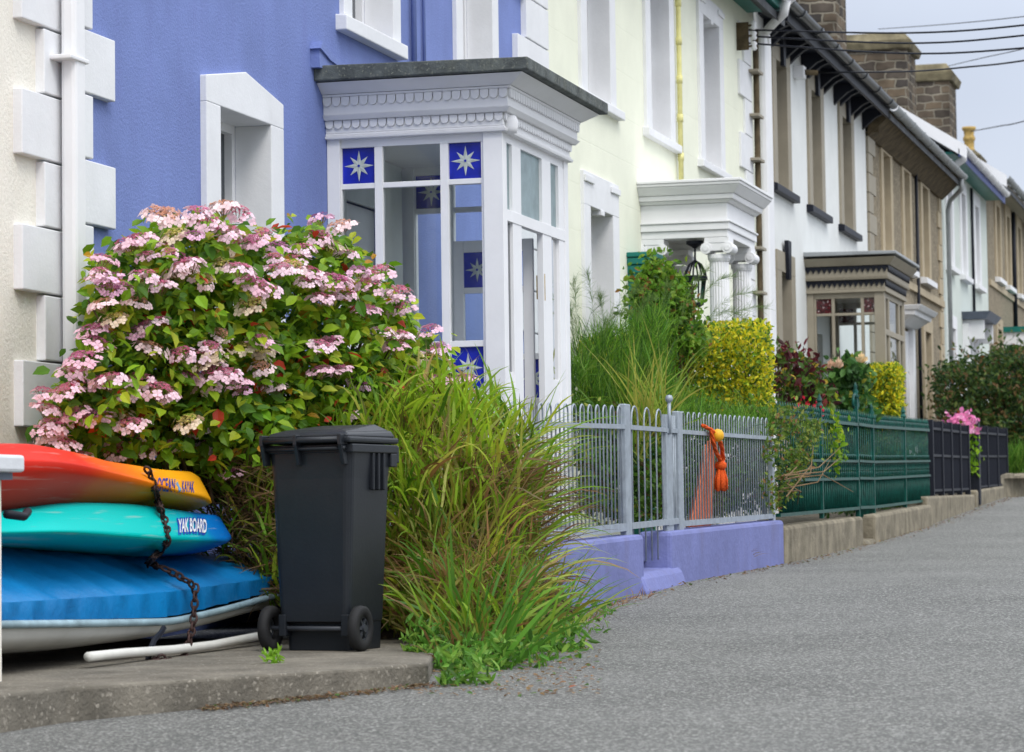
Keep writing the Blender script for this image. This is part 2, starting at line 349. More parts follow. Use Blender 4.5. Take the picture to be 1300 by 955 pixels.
def pipe(h, pts, r, mt, name='downpipe', collars=None, n=12):
    m = MB(); m.tube(pts, r, n)
    o = m.build(name, mt, h, smooth=True)
    if collars:
        for z in collars:
            c = MB(); p = pts[0]; c.tube([(p[0], p[1], z-.04), (p[0], p[1], z+.04)], r*1.25, n); c.build('collar', mt, o, smooth=True)
    return o
def body(h, X, y0, y1, z0, zt, mt, depth=8.5, pitch=33, eave=.38, gutter_z=None):
    """gable prism behind the facade and two roof slopes"""
    e = .012; Xb = X-depth; Xr = X-depth/2; zr = zt+math.tan(math.radians(pitch))*depth/2
    m = MB(); P = [(X-.001, z0), (X-.001, zt), (Xr, zr), (Xb, zt), (Xb, z0)]
    for y in (y0+e, y1-e): m.face([(p[0], y, p[1]) for p in P])
    m.face([(Xb, y0+e, z0), (Xb, y1-e, z0), (Xb, y1-e, zt), (Xb, y0+e, zt)])
    m.build('gable_walls', mt, h)
    t = math.tan(math.radians(pitch)); r = MB(); T = .09
    for s in (1, -1):
        xe = X+eave if s > 0 else Xb-eave; ze = zt-eave*t
        r.hexa([(xe, y0, ze+.02), (Xr, y0, zr+.02), (Xr, y1, zr+.02), (xe, y1, ze+.02)], [(xe, y0, ze+.02+T), (Xr, y0, zr+.02+T), (Xr, y1, zr+.02+T), (xe, y1, ze+.02+T)])
    return r.build('roof', M_slate, h)
def gutter(h, X, z, y0, y1, mt, r=.075, ends=True, sections=.0):
    m = MB(); n = 8
    pr = [(X+r*math.cos(a), z+r*math.sin(a)) for a in [math.pi+math.pi*i/n for i in range(n+1)]]
    pr2 = [(X+(r-.012)*math.cos(a), z+(r-.012)*math.sin(a)+.0) for a in [2*math.pi-math.pi*i/n for i in range(n+1)]]
    m.prism(pr+pr2, 'y', y0, y1)
    o = m.build('gutter', mt, h)
    if sections:
        y = y0+sections*.6
        while y < y1:
            c = MB(); c.prism([(X+(r+.014)*math.cos(a), z+(r+.014)*math.sin(a)) for a in [math.pi+math.pi*i/n for i in range(n+1)]], 'y', y-.05, y+.05); y += sections
            c.build('gutter_bracket', mt, o)
    return o
def star_pane(h, org, du, dv, su, sv, nrm, name='star_pane', mb=M_blueg, ms=M_star):
    """pane su x sv starting at org, along du and dv, proud star of eight long rays both sides"""
    org, du, dv, nrm = map(Vector, (org, du, dv, nrm)); m = MB(); t = .004
    P = [org, org+du*su, org+du*su+dv*sv, org+dv*sv]
    m.hexa([p-nrm*t for p in P], [p+nrm*t for p in P], 0)
    c = org+du*su/2+dv*sv/2
    for sgn in (1, -1):
        base = c+nrm*(t+.003)*sgn
        pts = []
        for i in range(16):
            a = math.pi/8*i+math.pi/2; R = (.43 if i % 4 == 0 else .36) if i % 2 == 0 else .15
            R *= min(su, sv)*1.05; pts.append(base+du*R*math.cos(a)+dv*R*math.sin(a))
        for i in range(16): m.face([base+nrm*.004*sgn, pts[i], pts[(i+1) % 16]], 1)
        m.face([base+nrm*.006*sgn+du*.009*math.cos(a)+dv*.009*math.sin(a) for a in [i*math.pi/4 for i in range(8)]], 0)
    return m.build(name, [mb, ms], h)
def clear_pane(h, org, du, dv, su, sv, name='pane', mt=None):
    org, du, dv = map(Vector, (org, du, dv)); m = MB(); m.face([org, org+du*su, org+du*su+dv*sv, org+dv*sv]); return m.build(name, mt or GLASS, h)
def scallops(mb, p0, du, L, z, step, drop, nrm, th, mi=0, saw=False):
    """row of hanging round (or saw) teeth along du from p0"""
    n = max(1, int(round(L/step))); st = L/n; p0, du, nrm = Vector(p0), Vector(du), Vector(nrm)
    for i in range(n):
        a = st*i+.0035; b = st*(i+1)-.0035; c = (a+b)/2; r = (b-a)/2
        prof = [(a, 0), (b, 0)]
        if saw: prof += [(c, -drop)]
        else: prof += [(b, -(drop-r)*.8)]+[(c+r*math.cos(t), -(drop-r)-r*math.sin(t)*1.0) for t in [math.pi*k/6 for k in range(1, 6)]]+[(a, -(drop-r)*.8)]
        F = [p0+du*u+Vector((0, 0, z+w))+nrm*th for u, w in prof]; Bk = [p0+du*u+Vector((0, 0, z+w)) for u, w in prof]
        k = len(mb.v); nn = len(F); mb.v += [tuple(p) for p in F+Bk]; mb.f.append(tuple(range(k, k+nn))); mb.m.append(mi)
        for q in range(nn): q2 = (q+1) % nn; mb.f.append((k+q, k+q2, k+nn+q2, k+nn+q)); mb.m.append(mi)
def bay(h, Y0, Y1, XF, XW, zb, zt, fm, roofm, cornice_z, roof_z, star=True, teeth=None, cols=None, frontcols=None, zrow=2.80, zlow=1.76, transom=2.58, name='bay_porch', door=True, ovh=.17):
    """glazed porch; XF front plane, XW wall plane, frame zb..zt, cornice zt..roof_z, roof slab above"""
    tf = .07; m = MB()
    # corner posts
    for y in (Y0, Y1):
        s = 1 if y == Y0 else -1
        ya, yb = (y, y+.10) if s > 0 else (y-.10, y)
        m.box(XF-.13, XF, ya, yb, zb, zt)
        m.box(XW+.003, XW+.09, ya, yb, zb, zt)
        # side panel: top rail, bottom panel, dado
        x0, x1 = XW+.09, XF-.13
        yi, yo = ya+.02, yb-.02
        m.box(x0, x1, yi, yo, zt-.07, zt); m.box(x0, x1, yi, yo, zb, zlow-.31); m.box(x0, x1, yi-.012, yo+.012, zlow-.36, zlow-.30)
        for a, b in cols[:-1]:
            pass
        for i in range(len(cols)-1): m.box(cols[i][1], cols[i+1][0], yi, yo, zlow-.31, zt-.07)
        for (a, b) in cols:
            m.box(a, b, yi+.004, yo-.004, zrow-.035, zrow); m.box(a, b, yi+.004, yo-.004, zlow-.03, zlow+.01)
        m.box(x0, cols[0][0], yi, yo, zlow-.31, zt-.07); m.box(cols[-1][1], x1, yi, yo, zlow-.31, zt-.07)
    # front: frontcols list of glass spans (ya,yb)
    xi, xo = XF-.05, XF-.012
    m.box(xi, xo, Y0+.10, Y1-.10, zt-.07, zt); m.box(xi, xo+.01, Y0+.10, Y1-.10, transom-.04, transom+.035)
    prev = Y0+.10
    for i, (a, b) in enumerate(frontcols):
        if a-prev > .005: m.box(xi, xo+.005, prev, a, zb, zt-.07)
        if not (door and i == 1): m.box(xi+.01, xo-.01, a, b, zb, 1.35+zb)
        prev = b
    if Y1-.10-prev > .005: m.box(xi, xo+.005, prev, Y1-.10, zb, zt-.07)
    fr = m.build(name, fm, h, bevel=.006)
    # panes
    for y in (Y0+.05, Y1-.05):
        for i, (a, b) in enumerate(cols):
            end = i != 1
            if end:
                star_pane(fr, (a, y, zrow), (1, 0, 0), (0, 0, 1), b-a, zt-.07-zrow, (0, -1, 0), mb=M_blueg if star else M_redg, ms=M_star if star else M_redg)
            else: clear_pane(fr, (a, y, zrow), (1, 0, 0), (0, 0, 1), b-a, zt-.07-zrow)
            clear_pane(fr, (a, y, zlow), (1, 0, 0), (0, 0, 1), b-a, zrow-.035-zlow)
            if end and star: star_pane(fr, (a, y, zlow-.30), (1, 0, 0), (0, 0, 1), b-a, .27, (0, -1, 0))
            else: clear_pane(fr, (a, y, zlow-.30), (1, 0, 0), (0, 0, 1), b-a, .27)
    for i, (a, b) in enumerate(frontcols):
        clear_pane(fr, (XF-.030, a, transom+.035), (0, 1, 0), (0, 0, 1), b-a, zt-.07-transom-.035, mt=M_paleglass if star else None)
        if not (door and i == 1): clear_pane(fr, (XF-.030, a, zb+1.35), (0, 1, 0), (0, 0, 1), b-a, transom-.04-zb-1.35)
    # cornice: stepped profile around three sides
    c = MB()
    levels = cornice_z                                # list of (z0,z1,out0,out1)
    for z0, z1, o0, o1 in levels:
        b4 = [(XW, Y0-o0, z0), (XF+o0, Y0-o0, z0), (XF+o0, Y1+o0, z0), (XW, Y1+o0, z0)]
        t4 = [(XW, Y0-o1, z1), (XF+o1, Y0-o1, z1), (XF+o1, Y1+o1, z1), (XW, Y1+o1, z1)]
        c.hexa(b4, t4)
    c.build('cornice', fm, h, bevel=.004)
    if teeth:
        for (z, out, step, drop, tm, saw) in teeth:
            c = MB(); th = .015
            scallops(c, (XW, Y0-out, 0), (1, 0, 0), XF+out-XW, z, step, drop, (0, -1, 0), th, saw=saw)
            scallops(c, (XF+out, Y0-out, 0), (0, 1, 0), Y1-Y0+2*out, z, step, drop, (1, 0, 0), th, saw=saw)
            c.build('scalloped_trim', tm, h)
    r = MB(); o = ovh
    rr = roof_z
    r.hexa([(XW, Y0-o, rr[0]), (XF+o, Y0-o, rr[0]), (XF+o, Y1+o, rr[0]), (XW, Y1+o, rr[0])], [(XW, Y0-o, rr[1]+.02), (XF+o, Y0-o, rr[1]), (XF+o, Y1+o, rr[1]), (XW, Y1+o, rr[1]+.02)])
    r.build('porch_roof', roofm, h, bevel=.008)
    return fr
HX = -6.0
# ------------------------------------------------------------------ house 1: cream, with white quoins
h = thing('house', 'cream rendered house end with white quoins at the left edge', 'house', (HX, 13.3, 0), 'terraced houses along the lane')
m = MB(); facade(m, HX, 4.5, 13.28, -.3, 6.3, []); m.face([(HX, 4.5, -.3), (HX, 4.5, 6.3), (HX-8, 4.5, 6.3), (HX-8, 4.5, -.3)]); m.build('wall', M_cream, h)
body(h, HX, 4.5, 13.28, -.3, 6.3, M_cream); quoins(h, HX, 0, 13.26, .44, 6.0, .335, M_whitem, .56, .30, -1, start=0, proud=.05)
m = MB(); m.box(HX-.1, HX+.012, 13.28, 13.40, -.2, 6.3); m.build('mortar_joint', M_brown, h)
# ------------------------------------------------------------------ house 2: purple
h = thing('house', 'purple rendered house with white scalloped glazed porch', 'house', (HX, 18, .2), 'terraced houses along the lane')
y0, y1 = 13.40, 23.08
W1 = (15.41, 16.27, 1.5, 3.06); W2 = (17.87, 18.78, 3.98, 5.8); W3 = (20.52, 21.36, 3.98, 5.8); DO = (17.72, 18.52, .3, 2.75)
m = MB(); facade(m, HX, y0, y1, -.1, 6.4, [W1, W2, W3, DO]); m.build('wall', M_purple, h); body(h, HX, y0, y1, -.1, 6.4, M_purple)
for w_ in (W2, W3):
    surround(h, HX, *w_, .17, M_whitem, dep=.2); window(h, HX, *w_, M_white)
sill(h, HX, 17.62, 18.97, 3.985, M_whitem, .12, .08); sill(h, HX, 20.27, 21.6, 3.985, M_whitem, .13, .10)
surround(h, HX, *W1, .22, M_whitem, top=.15, hood=.11, dep=.22, proud=.04); window(h, HX, *W1, M_white, dep=.22); sill(h, HX, 15.2, 16.5, 1.5, M_whitem)
m = MB(); m.box(HX-.08, HX-.04, DO[0], DO[1], DO[2], DO[3]); m.build('front_door', M_white, h)
m = MB(); m.box(HX-.03, HX+.03, 18.52, 18.94, .3, 3.1); m.box(HX-.2, HX+.03, 17.52, 17.72, .3, 3.1); m.box(HX-.2, HX+.031, 17.722, 18.518, 2.75, 3.1); m.build('door_surround', M_inner, h)
quoins(h, HX, 13.40, 0, .14, 6.0, .34, M_whitem, .46, .17, 1, start=0, proud=.045); quoins(h, HX, 0, 23.06, .40, 6.3, .347, M_whitem, 1.0, .72, -1, start=1, proud=.05)
pipe(h, [(HX+.12, 13.58, -.05), (HX+.12, 13.58, 6.3)], .0, M_white) if False else None
m = MB(); m.box(HX+.07, HX+.155, 13.10, 13.235, 0, 6.3); dp = m.build('downpipe', M_white, h, bevel=.022)
for z in (2.98, 1.2, 4.6):
    m = MB(); m.box(HX+.03, HX+.165, 13.02, 13.25, z-.012, z+.012); m.build('pipe_clip', M_white, dp, bevel=.006)
pipe(h, [(HX+.03, 19.27, 3.6), (HX+.03, 19.27, 6.3)], .02, M_purple, 'cable_pipe'); pipe(h, [(HX+.02, 19.55, 3.55), (HX+.02, 19.55, 6.3)], .012, M_purple, 'cable_pipe')
m = MB(); m.prism([(17.12, 3.54), (17.12, 3.66), (17.3, 3.61), (17.75, 3.57), (17.75, 3.54)], 'x', HX, HX+.06); m.prism([(17.10, 3.66), (17.14, 3.71), (17.32, 3.66), (17.9, 3.58), (17.9, 3.555), (17.3, 3.61)], 'x', HX, HX+.075); m.build('flashing', M_purple, h)
cols = [(-5.905, -5.68), (-5.625, -5.235), (-5.18, -4.96)]
fc = [(YX(a, -4.84), YX(b, -4.84)) for a, b in ((643, 650), (661, 688), (699, 709))]
PY0, PY1, PX = 17.41, 19.12, -4.81
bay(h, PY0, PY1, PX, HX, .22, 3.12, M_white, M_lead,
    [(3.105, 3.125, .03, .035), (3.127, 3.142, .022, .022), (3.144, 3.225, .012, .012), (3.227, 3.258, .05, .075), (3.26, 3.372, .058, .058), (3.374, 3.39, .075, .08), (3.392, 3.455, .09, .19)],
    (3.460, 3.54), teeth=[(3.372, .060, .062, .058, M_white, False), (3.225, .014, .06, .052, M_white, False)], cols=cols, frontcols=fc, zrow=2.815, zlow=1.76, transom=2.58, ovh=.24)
# open glazed door inside the porch
m = MB(); dy = 18.50; X1, X0 = PX-.10, PX-.66
m.box(X0, X0+.07, dy, dy+.04, .25, 2.52); m.box(X1-.07, X1, dy, dy+.04, .25, 2.52); m.box(X0+.07, X1-.07, dy, dy+.04, 2.44, 2.52); m.box(X0+.07, X1-.07, dy, dy+.04, .25, 1.15)
m.box(X0+.07, X1-.07, dy+.005, dy+.035, 2.16, 2.20); m.box(X0+.26, X0+.30, dy+.005, dy+.035, 1.15, 2.44)
d_ = m.build('porch_door', M_white, h, bevel=.004)
star_pane(d_, (X0+.07, dy+.02, 2.20), (1, 0, 0), (0, 0, 1), .19, .24, (0, -1, 0)); clear_pane(d_, (X0+.30, dy+.02, 2.20), (1, 0, 0), (0, 0, 1), .19, .24)
clear_pane(d_, (X0+.07, dy+.02, 1.15), (1, 0, 0), (0, 0, 1), .19, 1.01); clear_pane(d_, (X0+.30, dy+.02, 1.15), (1, 0, 0), (0, 0, 1), .19, 1.01)
m = MB(); m.box(PX-.06, PX-.015, 18.44, 18.475, 2.10, 2.26); m.tube([(PX-.012, 18.46, 2.09), (PX-.012, 18.46, 2.27)], .009, 8); m.build('hinge', M_gold, d_)
# security light on the porch corner
m = MB(); m.lathe([(.0, 0), (.035, .01), (.045, .04), (.045, .09), (.03, .12), (.0, .125)], (PX+.045, 17.47, 3.09), 16); m.build('porch_light', M_white, h, smooth=True)
# ------------------------------------------------------------------ house 3: pale lemon with columned porch
h = thing('house', 'pale lemon house with white columned porch and tall sash windows', 'house', (HX, 27, .2), 'terraced houses along the lane')
y0, y1 = 23.10, 32.98
Ws = [(24.50, 25.40, 4.42, 6.02), (27.15, 28.05, 4.42, 6.02), (29.80, 30.70, 4.42, 6.02)]; WL = (24.53, 25.41, 1.6, 3.40); DO = (26.95, 28.0, .35, 3.1)
m = MB(); facade(m, HX, y0, y1, 0, 6.55, Ws+[WL, DO]); m.build('wall', M_yellow, h); body(h, HX, y0, y1, 0, 6.6, M_yellow)
for w_ in Ws:
    surround(h, HX, *w_, .22, M_whitem, top=.22, dep=.2, lug=True); window(h, HX, *w_, M_white); sill(h, HX, w_[0]-.28, w_[1]+.42, 4.43, M_whitem, .10, .07)
surround(h, HX, *WL, .24, M_whitem, top=.30, dep=.2, lug=True); window(h, HX, *WL, M_white, curtain=False); sill(h, HX, WL[0]-.25, WL[1]+.25, 1.6, M_whitem)
quoins(h, HX, 0, 32.66, .4, 6.3, .42, M_whitem, .75, .45, -1, proud=.03)
pipe(h, [(HX+.05, 28.42, 3.9), (HX+.05, 28.42, 6.5)], .026, M_yelpipe, collars=[4.3, 4.7, 5.1, 5.5, 5.9, 6.3])
dp = pipe(h, [(HX+.07, 32.72, .4), (HX+.07, 32.72, 6.3)], .035, M_brown, 'drain_strip')
for z in np.arange(1.1, 6.3, .52):
    m = MB(); m.box(HX, HX+.14, 32.45, 32.8, z, z+.03); m.build('bracket', M_taupe, dp)
m = MB(); m.box(HX+.02, HX+.14, 33.0, 33.42, .4, 6.38); m.build('downpipe', M_white, h, bevel=.05)
m = MB(); m.tube([(HX+.10, 33.2, 6.22), (HX+.12, 33.1, 6.34), (HX+.30, 32.75, 6.40), (HX+.46, 32.45, 6.44), (HX+.5, 32.4, 6.58)], .055, 12); m.build('swan_neck_pipe', M_white, h, smooth=True)
m = MB(); m.box(HX+.0, HX+.42, y0, 32.6, 6.50, 6.55); m.box(HX+.36, HX+.42, y0, 32.6, 6.55, 6.78); m.build('soffit', M_teal, h)
m = MB(); m.prism([(HX+.43, 6.60), (HX+.50, 6.56), (HX+.58, 6.62), (HX+.60, 6.72), (HX+.43, 6.72)], 'y', y0, 32.62); m.build('gutter', M_white, h, bevel=.008)
m = MB(); m.box(HX-.25, HX-.2, DO[0], DO[1], DO[2], DO[3]); m.build('front_door', M_door, h)
m = MB(); m.box(HX-.2, HX-.01, DO[0]+.001, DO[0]+.02, DO[2], DO[3]); m.build('door_reveal', M_door, h)
# porch
def porch(h):
    Y0, Y1, XF = 26.72, 28.15, -5.15
    for nm, lv in (('architrave', [(3.29, 3.36, 0, 0), (3.362, 3.43, .02, .02), (3.432, 3.45, .035, .04)]), ('frieze', [(3.452, 3.62, .0, .0), (3.622, 3.65, .02, .05)]), ('cornice', [(3.652, 3.70, .07, .08), (3.702, 3.78, .09, .15), (3.782, 3.81, .155, .16), (3.812, 3.84, .17, .17)])):
        c = MB()
        for z0, z1, o0, o1 in lv:
            if nm != 'architrave': c.hexa([(HX, Y0-o0, z0), (XF+o0, Y0-o0, z0), (XF+o0, Y1+o0, z0), (HX, Y1+o0, z0)], [(HX, Y0-o1, z1), (XF+o1, Y0-o1, z1), (XF+o1, Y1+o1, z1), (HX, Y1+o1, z1)])
            else:
                c.box(HX, XF+o0, Y0-o0, Y0+.2, z0, z1); c.box(HX, XF+o0, Y1-.2, Y1+o0, z0, z1); c.box(XF-.2, XF+o0, Y0+.2, Y1-.2, z0, z1)
        c.build(nm, M_white, h, bevel=.005)
    for (cx, cy, nm) in ((XF-.11, Y0+.12, 'column'), (XF-.11, Y1-.14, 'column'), (HX+.10, Y0+.12, 'column'), (HX+.10, Y1-.14, 'column')):
        c = MB(); c.lathe([(.105, .45), (.11, 1.2), (.10, 2.2), (.092, 3.08)], (cx, cy, 0), 80, flute=.10, nf=20)
        c.lathe([(.15, .35), (.15, .40), (.13, .45), (.12, .47)], (cx, cy, 0), 24)
        o = c.build(nm, M_white, h, smooth=False)
        q = MB(); q.box(cx-.12, cx+.12, cy-.12, cy+.12, 3.235, 3.288); q.lathe([(.095, 3.06), (.11, 3.09), (.11, 3.13)], (cx, cy, 0), 24)
        for sx in (-1, 1):     # volutes
            c0 = Vector((cx+sx*.105, cy, 3.185)); k = len(q.v)
            q.tube([(c0.x, cy-.13, c0.z), (c0.x, cy+.13, c0.z)], .055, 16)
            q.tube([(c0.x, cy-.138, c0.z), (c0.x, cy+.138, c0.z)], .03, 12)
        q.box(cx-.1, cx+.1, cy-.115, cy+.115, 3.16, 3.235)
        q.build('capital', M_white, o, bevel=.003)
    m = MB(); m.box(HX, XF+.05, Y0-.1, Y1+.1, .2, .36); m.build('porch_step', M_conc, h, bevel=.01)
porch(h)
# ------------------------------------------------------------------ house 4: white with taupe trim
h = thing('house', 'white rendered house with taupe window surrounds and black sills', 'house', (HX, 37, .3), 'terraced houses along the lane')
y0, y1 = 33.0, 42.15
Ws = [(34.32, 35.08, 4.66, 6.22), (36.98, 37.76, 4.66, 6.22), (39.68, 40.52, 4.66, 6.22)]; WL = (34.42, 35.15, 1.3, 3.60); DO = (36.9, 37.7, .4, 3.0)
m = MB(); facade(m, HX, y0, y1, .1, 6.75, Ws+[WL, DO]); m.build('wall', M_white4, h); body(h, HX, y0, y1, .1, 6.85, M_white4)
for i, w_ in enumerate(Ws):
    surround(h, HX, *w_, .26, M_taupe, top=.22, dep=.2); window(h, HX, *w_, M_taupe); sill(h, HX, w_[0]-.38, w_[1]+.5, 4.66, M_black, .11, .09)
    c = (w_[0]+w_[1])/2; k = MB(); k.prism([(c-.07, 6.18), (c+.07, 6.18), (c+.12, 6.62), (c-.12, 6.62)], 'x', HX+.03, HX+.08); k.build('keystone', M_black, h)
surround(h, HX, *WL, .28, M_taupe, top=.25, dep=.2); window(h, HX, *WL, M_taupe, curtain=False)
c = (WL[0]+WL[1])/2; k = MB(); k.prism([(c-.07, 3.52), (c+.07, 3.52), (c+.12, 4.0), (c-.12, 4.0)], 'x', HX+.03, HX+.08); k.build('keystone', M_black, h)
m = MB(); m.box(HX-.25, HX-.2, DO[0], DO[1], DO[2], DO[3]); m.build('front_door', M_taupe, h)
m = MB(); m.box(HX-.0, HX+.36, y0+.3, 42.15, 6.60, 6.64); m.box(HX+.32, HX+.36, y0+.3, 42.15, 6.5, 6.6); m.build('soffit', M_black, h)
for y in sorted([33.7+i*1.36 for i in range(7)]+[34.05+i*1.36 for i in range(6)]):
    m = MB(); m.prism([(HX+.003, 6.598), (HX+.31, 6.598), (HX+.31, 6.52), (HX+.20, 6.47), (HX+.09, 6.38), (HX+.003, 6.30)], 'y', y-.05, y+.05); m.build('eaves_bracket', M_black, h)
gutter(h, HX+.43, 6.69, 33.0, 42.15, M_darkgut, r=.07, sections=1.3)
cols4 = [(-5.88, -5.68), (-5.64, -5.30), (-5.26, -5.11)]; fc4 = [(36.64, 36.9), (37.0, 37.9), (38.0, 38.3)]
bay(h, 36.45, 38.45, -4.99, HX, .4, 3.46, M_taupe, M_gutgrey,
    [(3.46, 3.50, .03, .03), (3.502, 3.62, .012, .012), (3.622, 3.65, .06, .07), (3.652, 3.80, .055, .055), (3.802, 3.90, .09, .17)],
    (3.93, 3.97), star=False, teeth=[(3.765, .057, .07, .055, M_black, True), (3.585, .014, .07, .055, M_black, True)], cols=cols4, frontcols=fc4, zrow=3.20, zlow=1.9, transom=2.95, door=False, ovh=.19)
m = MB()
for z, o in ((3.764, .068), (3.584, .025)):
    m.box(HX, -4.99+o, 36.45-o-.004, 36.45-o+.05, z, z+.036); m.box(-4.99+o-.05, -4.99+o+.004, 36.45-o-.003, 38.45+o, z, z+.035)
m.build('trim_band', M_black, h)
quoins(h, HX, 42.17, 0, .6, 6.5, .3, M_taupe, .75, .45, 1, proud=.04)
# ------------------------------------------------------------------ houses 5-8
def mid_house(label, y0, y1, zt, wall, trim, Ws, WL, eave_g, gutm, extra=None, sillm=M_whitem, wm=M_white, soff=None, gx=.43, roof_e=.38):
    h = thing('house', label, 'house', (HX, (y0+y1)/2, gz(y0)), 'terraced houses along the lane')
    ops = Ws+WL
    m = MB(); facade(m, HX, y0, y1, .3, zt, ops); m.build('wall', wall, h); body(h, HX, y0, y1, .3, zt+.1, wall, eave=roof_e)
    for w_ in ops:
        surround(h, HX, *w_, .24, trim, top=.24, dep=.2); window(h, HX, *w_, wm); 
        if w_[2] > 3: sill(h, HX, w_[0]-.3, w_[1]+.35, w_[2], sillm, .12, .12)
    m = MB(); m.box(HX, HX+gx-.07, y0, y1, zt-.06, zt-.02); m.box(HX+gx-.11, HX+gx-.07, y0, y1, zt-.10, zt+.05); m.build('soffit', soff or M_black, h)
    gutter(h, HX+gx, eave_g, y0, y1, gutm, r=.08, sections=1.2)
    return h
h5 = mid_house('brown pebbledash house with tan surrounds, right of the taupe porch', 42.17, 51.55, 6.6, M_pebble, M_tan, [(43.85, 44.65, 4.62, 6.22), (46.3, 47.0, 4.62, 6.22), (48.72, 49.5, 4.62, 6.22)], [(48.7, 49.5, 2.2, 3.7)], 6.67, M_gutgrey, sillm=M_whitem, soff=M_brown, wm=M_tan)
m = MB(); m.box(HX, HX+.2, 42.2, 42.21, 6.3, 6.55); m.hexa([(HX, 42.17, 6.25), (HX+.05, 42.17, 6.25), (HX+.05, 51.5, 6.25), (HX, 51.5, 6.25)], [(HX, 42.17, 6.53), (HX+.36, 42.17, 6.53), (HX+.36, 51.5, 6.53), (HX, 51.5, 6.53)]); m.build('eaves_cove', M_brown, h5)
pipe(h5, [(HX+.06, 47.62, .8), (HX+.06, 47.62, 6.4)], .028, M_black, n=8)
m = MB(); m.box(HX, HX+.02, 45.2, 46.5, .7, 3.55); m.build('front_door', M_white, h5)
m = MB(); m.box(HX, HX+.10, 45.0, 45.2, .7, 3.6); m.box(HX, HX+.10, 46.5, 46.75, .7, 3.6)
for z0, z1, o0, o1 in ((3.6, 3.72, .12, .3), (3.722, 3.80, .34, .36), (3.802, 3.88, .40, .46)): m.hexa([(HX, 45.0-o0*.5, z0), (HX+o0, 45.0-o0*.5, z0), (HX+o0, 46.75+o0*.5, z0), (HX, 46.75+o0*.5, z0)], [(HX, 45.0-o1*.5, z1), (HX+o1, 45.0-o1*.5, z1), (HX+o1, 46.75+o1*.5, z1), (HX, 46.75+o1*.5, z1)])
m.build('door_hood', M_whitem, h5, bevel=.01)
m = MB(); m.box(HX, HX+.05, 42.6, 51.5, 4.28, 4.40); m.build('string_course', M_tan, h5)
quoins(h5, HX, 0, 51.5, .9, 6.3, .3, M_tan, .55, .35, -1, proud=.03)
pipe(h5, [(HX+.43, 51.2, 6.58), (HX+.42, 51.25, 6.4), (HX+.15, 51.75, 6.25), (HX+.1, 51.85, 6.1), (HX+.1, 51.85, .8)], .042, M_gutgrey, n=10)
h6 = mid_house('pale grey-green house with white surrounds and blue eaves trim', 51.57, 59.75, 7.15, M_green6, M_whitem, [(52.5, 53.2, 5.15, 6.75), (54.8, 55.5, 5.15, 6.75), (57.25, 58.0, 5.15, 6.75)], [(52.5, 53.3, 2.3, 4.0), (55.2, 56.1, 1.2, 3.9)], 7.22, M_whitem, soff=M_teal, wm=M_white)
m = MB(); m.box(HX+.365, HX+.385, 51.4, 59.9, 7.02, 7.16); m.build('fascia', M_bluetrim, h6)
m = MB(); t = math.tan(math.radians(33))
m.hexa([(HX+.5, 51.40, 6.98), (HX-4.25, 51.40, 6.98+4.75*t), (HX-4.25, 51.50, 6.98+4.75*t), (HX+.5, 51.50, 6.98)], [(HX+.5, 51.40, 7.22), (HX-4.25, 51.40, 7.22+4.75*t), (HX-4.25, 51.50, 7.22+4.75*t), (HX+.5, 51.50, 7.22)]); m.build('bargeboard', M_white, h6)
m = MB(); m.tube([(HX+.43, 51.6, 7.15), (HX+.42, 51.7, 7.0), (HX+.2, 51.9, 6.9), (HX+.12, 52.0, 6.75), (HX+.08, 52.0, 6.5)], .07, 10); m.build('swan_neck_pipe', M_white, h6, smooth=True)
m = MB(); m.hexa([(HX, 54.7, 4.28), (HX+.45, 54.7, 4.28), (HX+.45, 56.7, 4.28), (HX, 56.7, 4.28)], [(HX, 54.6, 4.42), (HX+.55, 54.6, 4.42), (HX+.55, 56.8, 4.42), (HX, 56.8, 4.42)]); m.build('door_hood', M_slategrey, h6)
m = MB(); m.box(HX, HX+.4, 54.8, 54.95, 3.9, 4.27); m.box(HX, HX+.4, 56.4, 56.55, 3.9, 4.27); m.box(HX, HX+.12, 54.75, 55.0, 1, 4.2); m.box(HX, HX+.12, 56.35, 56.6, 1, 4.2); m.build('door_surround', M_whitem, h6)
pipe(h6, [(HX+.05, 56.45, 4.5), (HX+.05, 56.45, 7.0)], .03, M_black, n=8)
h7 = mid_house('brown pebbledash house beyond the pale grey-green one, white glazed porch', 59.77, 69.0, 7.5, M_pebble, M_tan, [(61.6, 62.4, 5.62, 7.2), (63.9, 64.7, 5.62, 7.2), (66.6, 67.4, 5.62, 7.2)], [(61.4, 62.2, 3.0, 4.5)], 7.6, M_gutgrey, soff=M_taupe, wm=M_tan)
m = MB(); m.hexa([(HX+.45, 59.6, 7.35), (HX-4.25, 59.6, 7.35+4.7*t), (HX-4.25, 59.7, 7.35+4.7*t), (HX+.45, 59.7, 7.35)], [(HX+.45, 59.6, 7.6), (HX-4.25, 59.6, 7.6+4.7*t), (HX-4.25, 59.7, 7.6+4.7*t), (HX+.45, 59.7, 7.6)]); m.build('bargeboard', M_whitem, h7)
m = MB(); m.box(HX, HX+.04, 60, 69, 5.34, 5.46); m.build('string_course', M_tan, h7)
m = MB(); m.box(HX, HX+1.0, 62.8, 66.0, 4.50, 4.62); m.build('porch_roof', M_teal, h7)
m = MB(); m.box(HX, HX+.95, 62.85, 62.95, 4.2, 4.5); m.box(HX+.9, HX+.98, 62.85, 65.9, 4.25, 4.5); m.box(HX+.88, HX+.98, 62.85, 62.97, 1.2, 4.25); m.box(HX, HX+.1, 62.85, 62.97, 1.2, 4.2); m.box(HX+.1, HX+.88, 62.9, 62.95, 1.2, 2.4); m.build('glazed_porch', M_white, h7)
m = MB(); m.box(HX+.1, HX+.88, 62.91, 62.94, 2.4, 4.2); m.build('porch_glass', M_glassdk, h7)
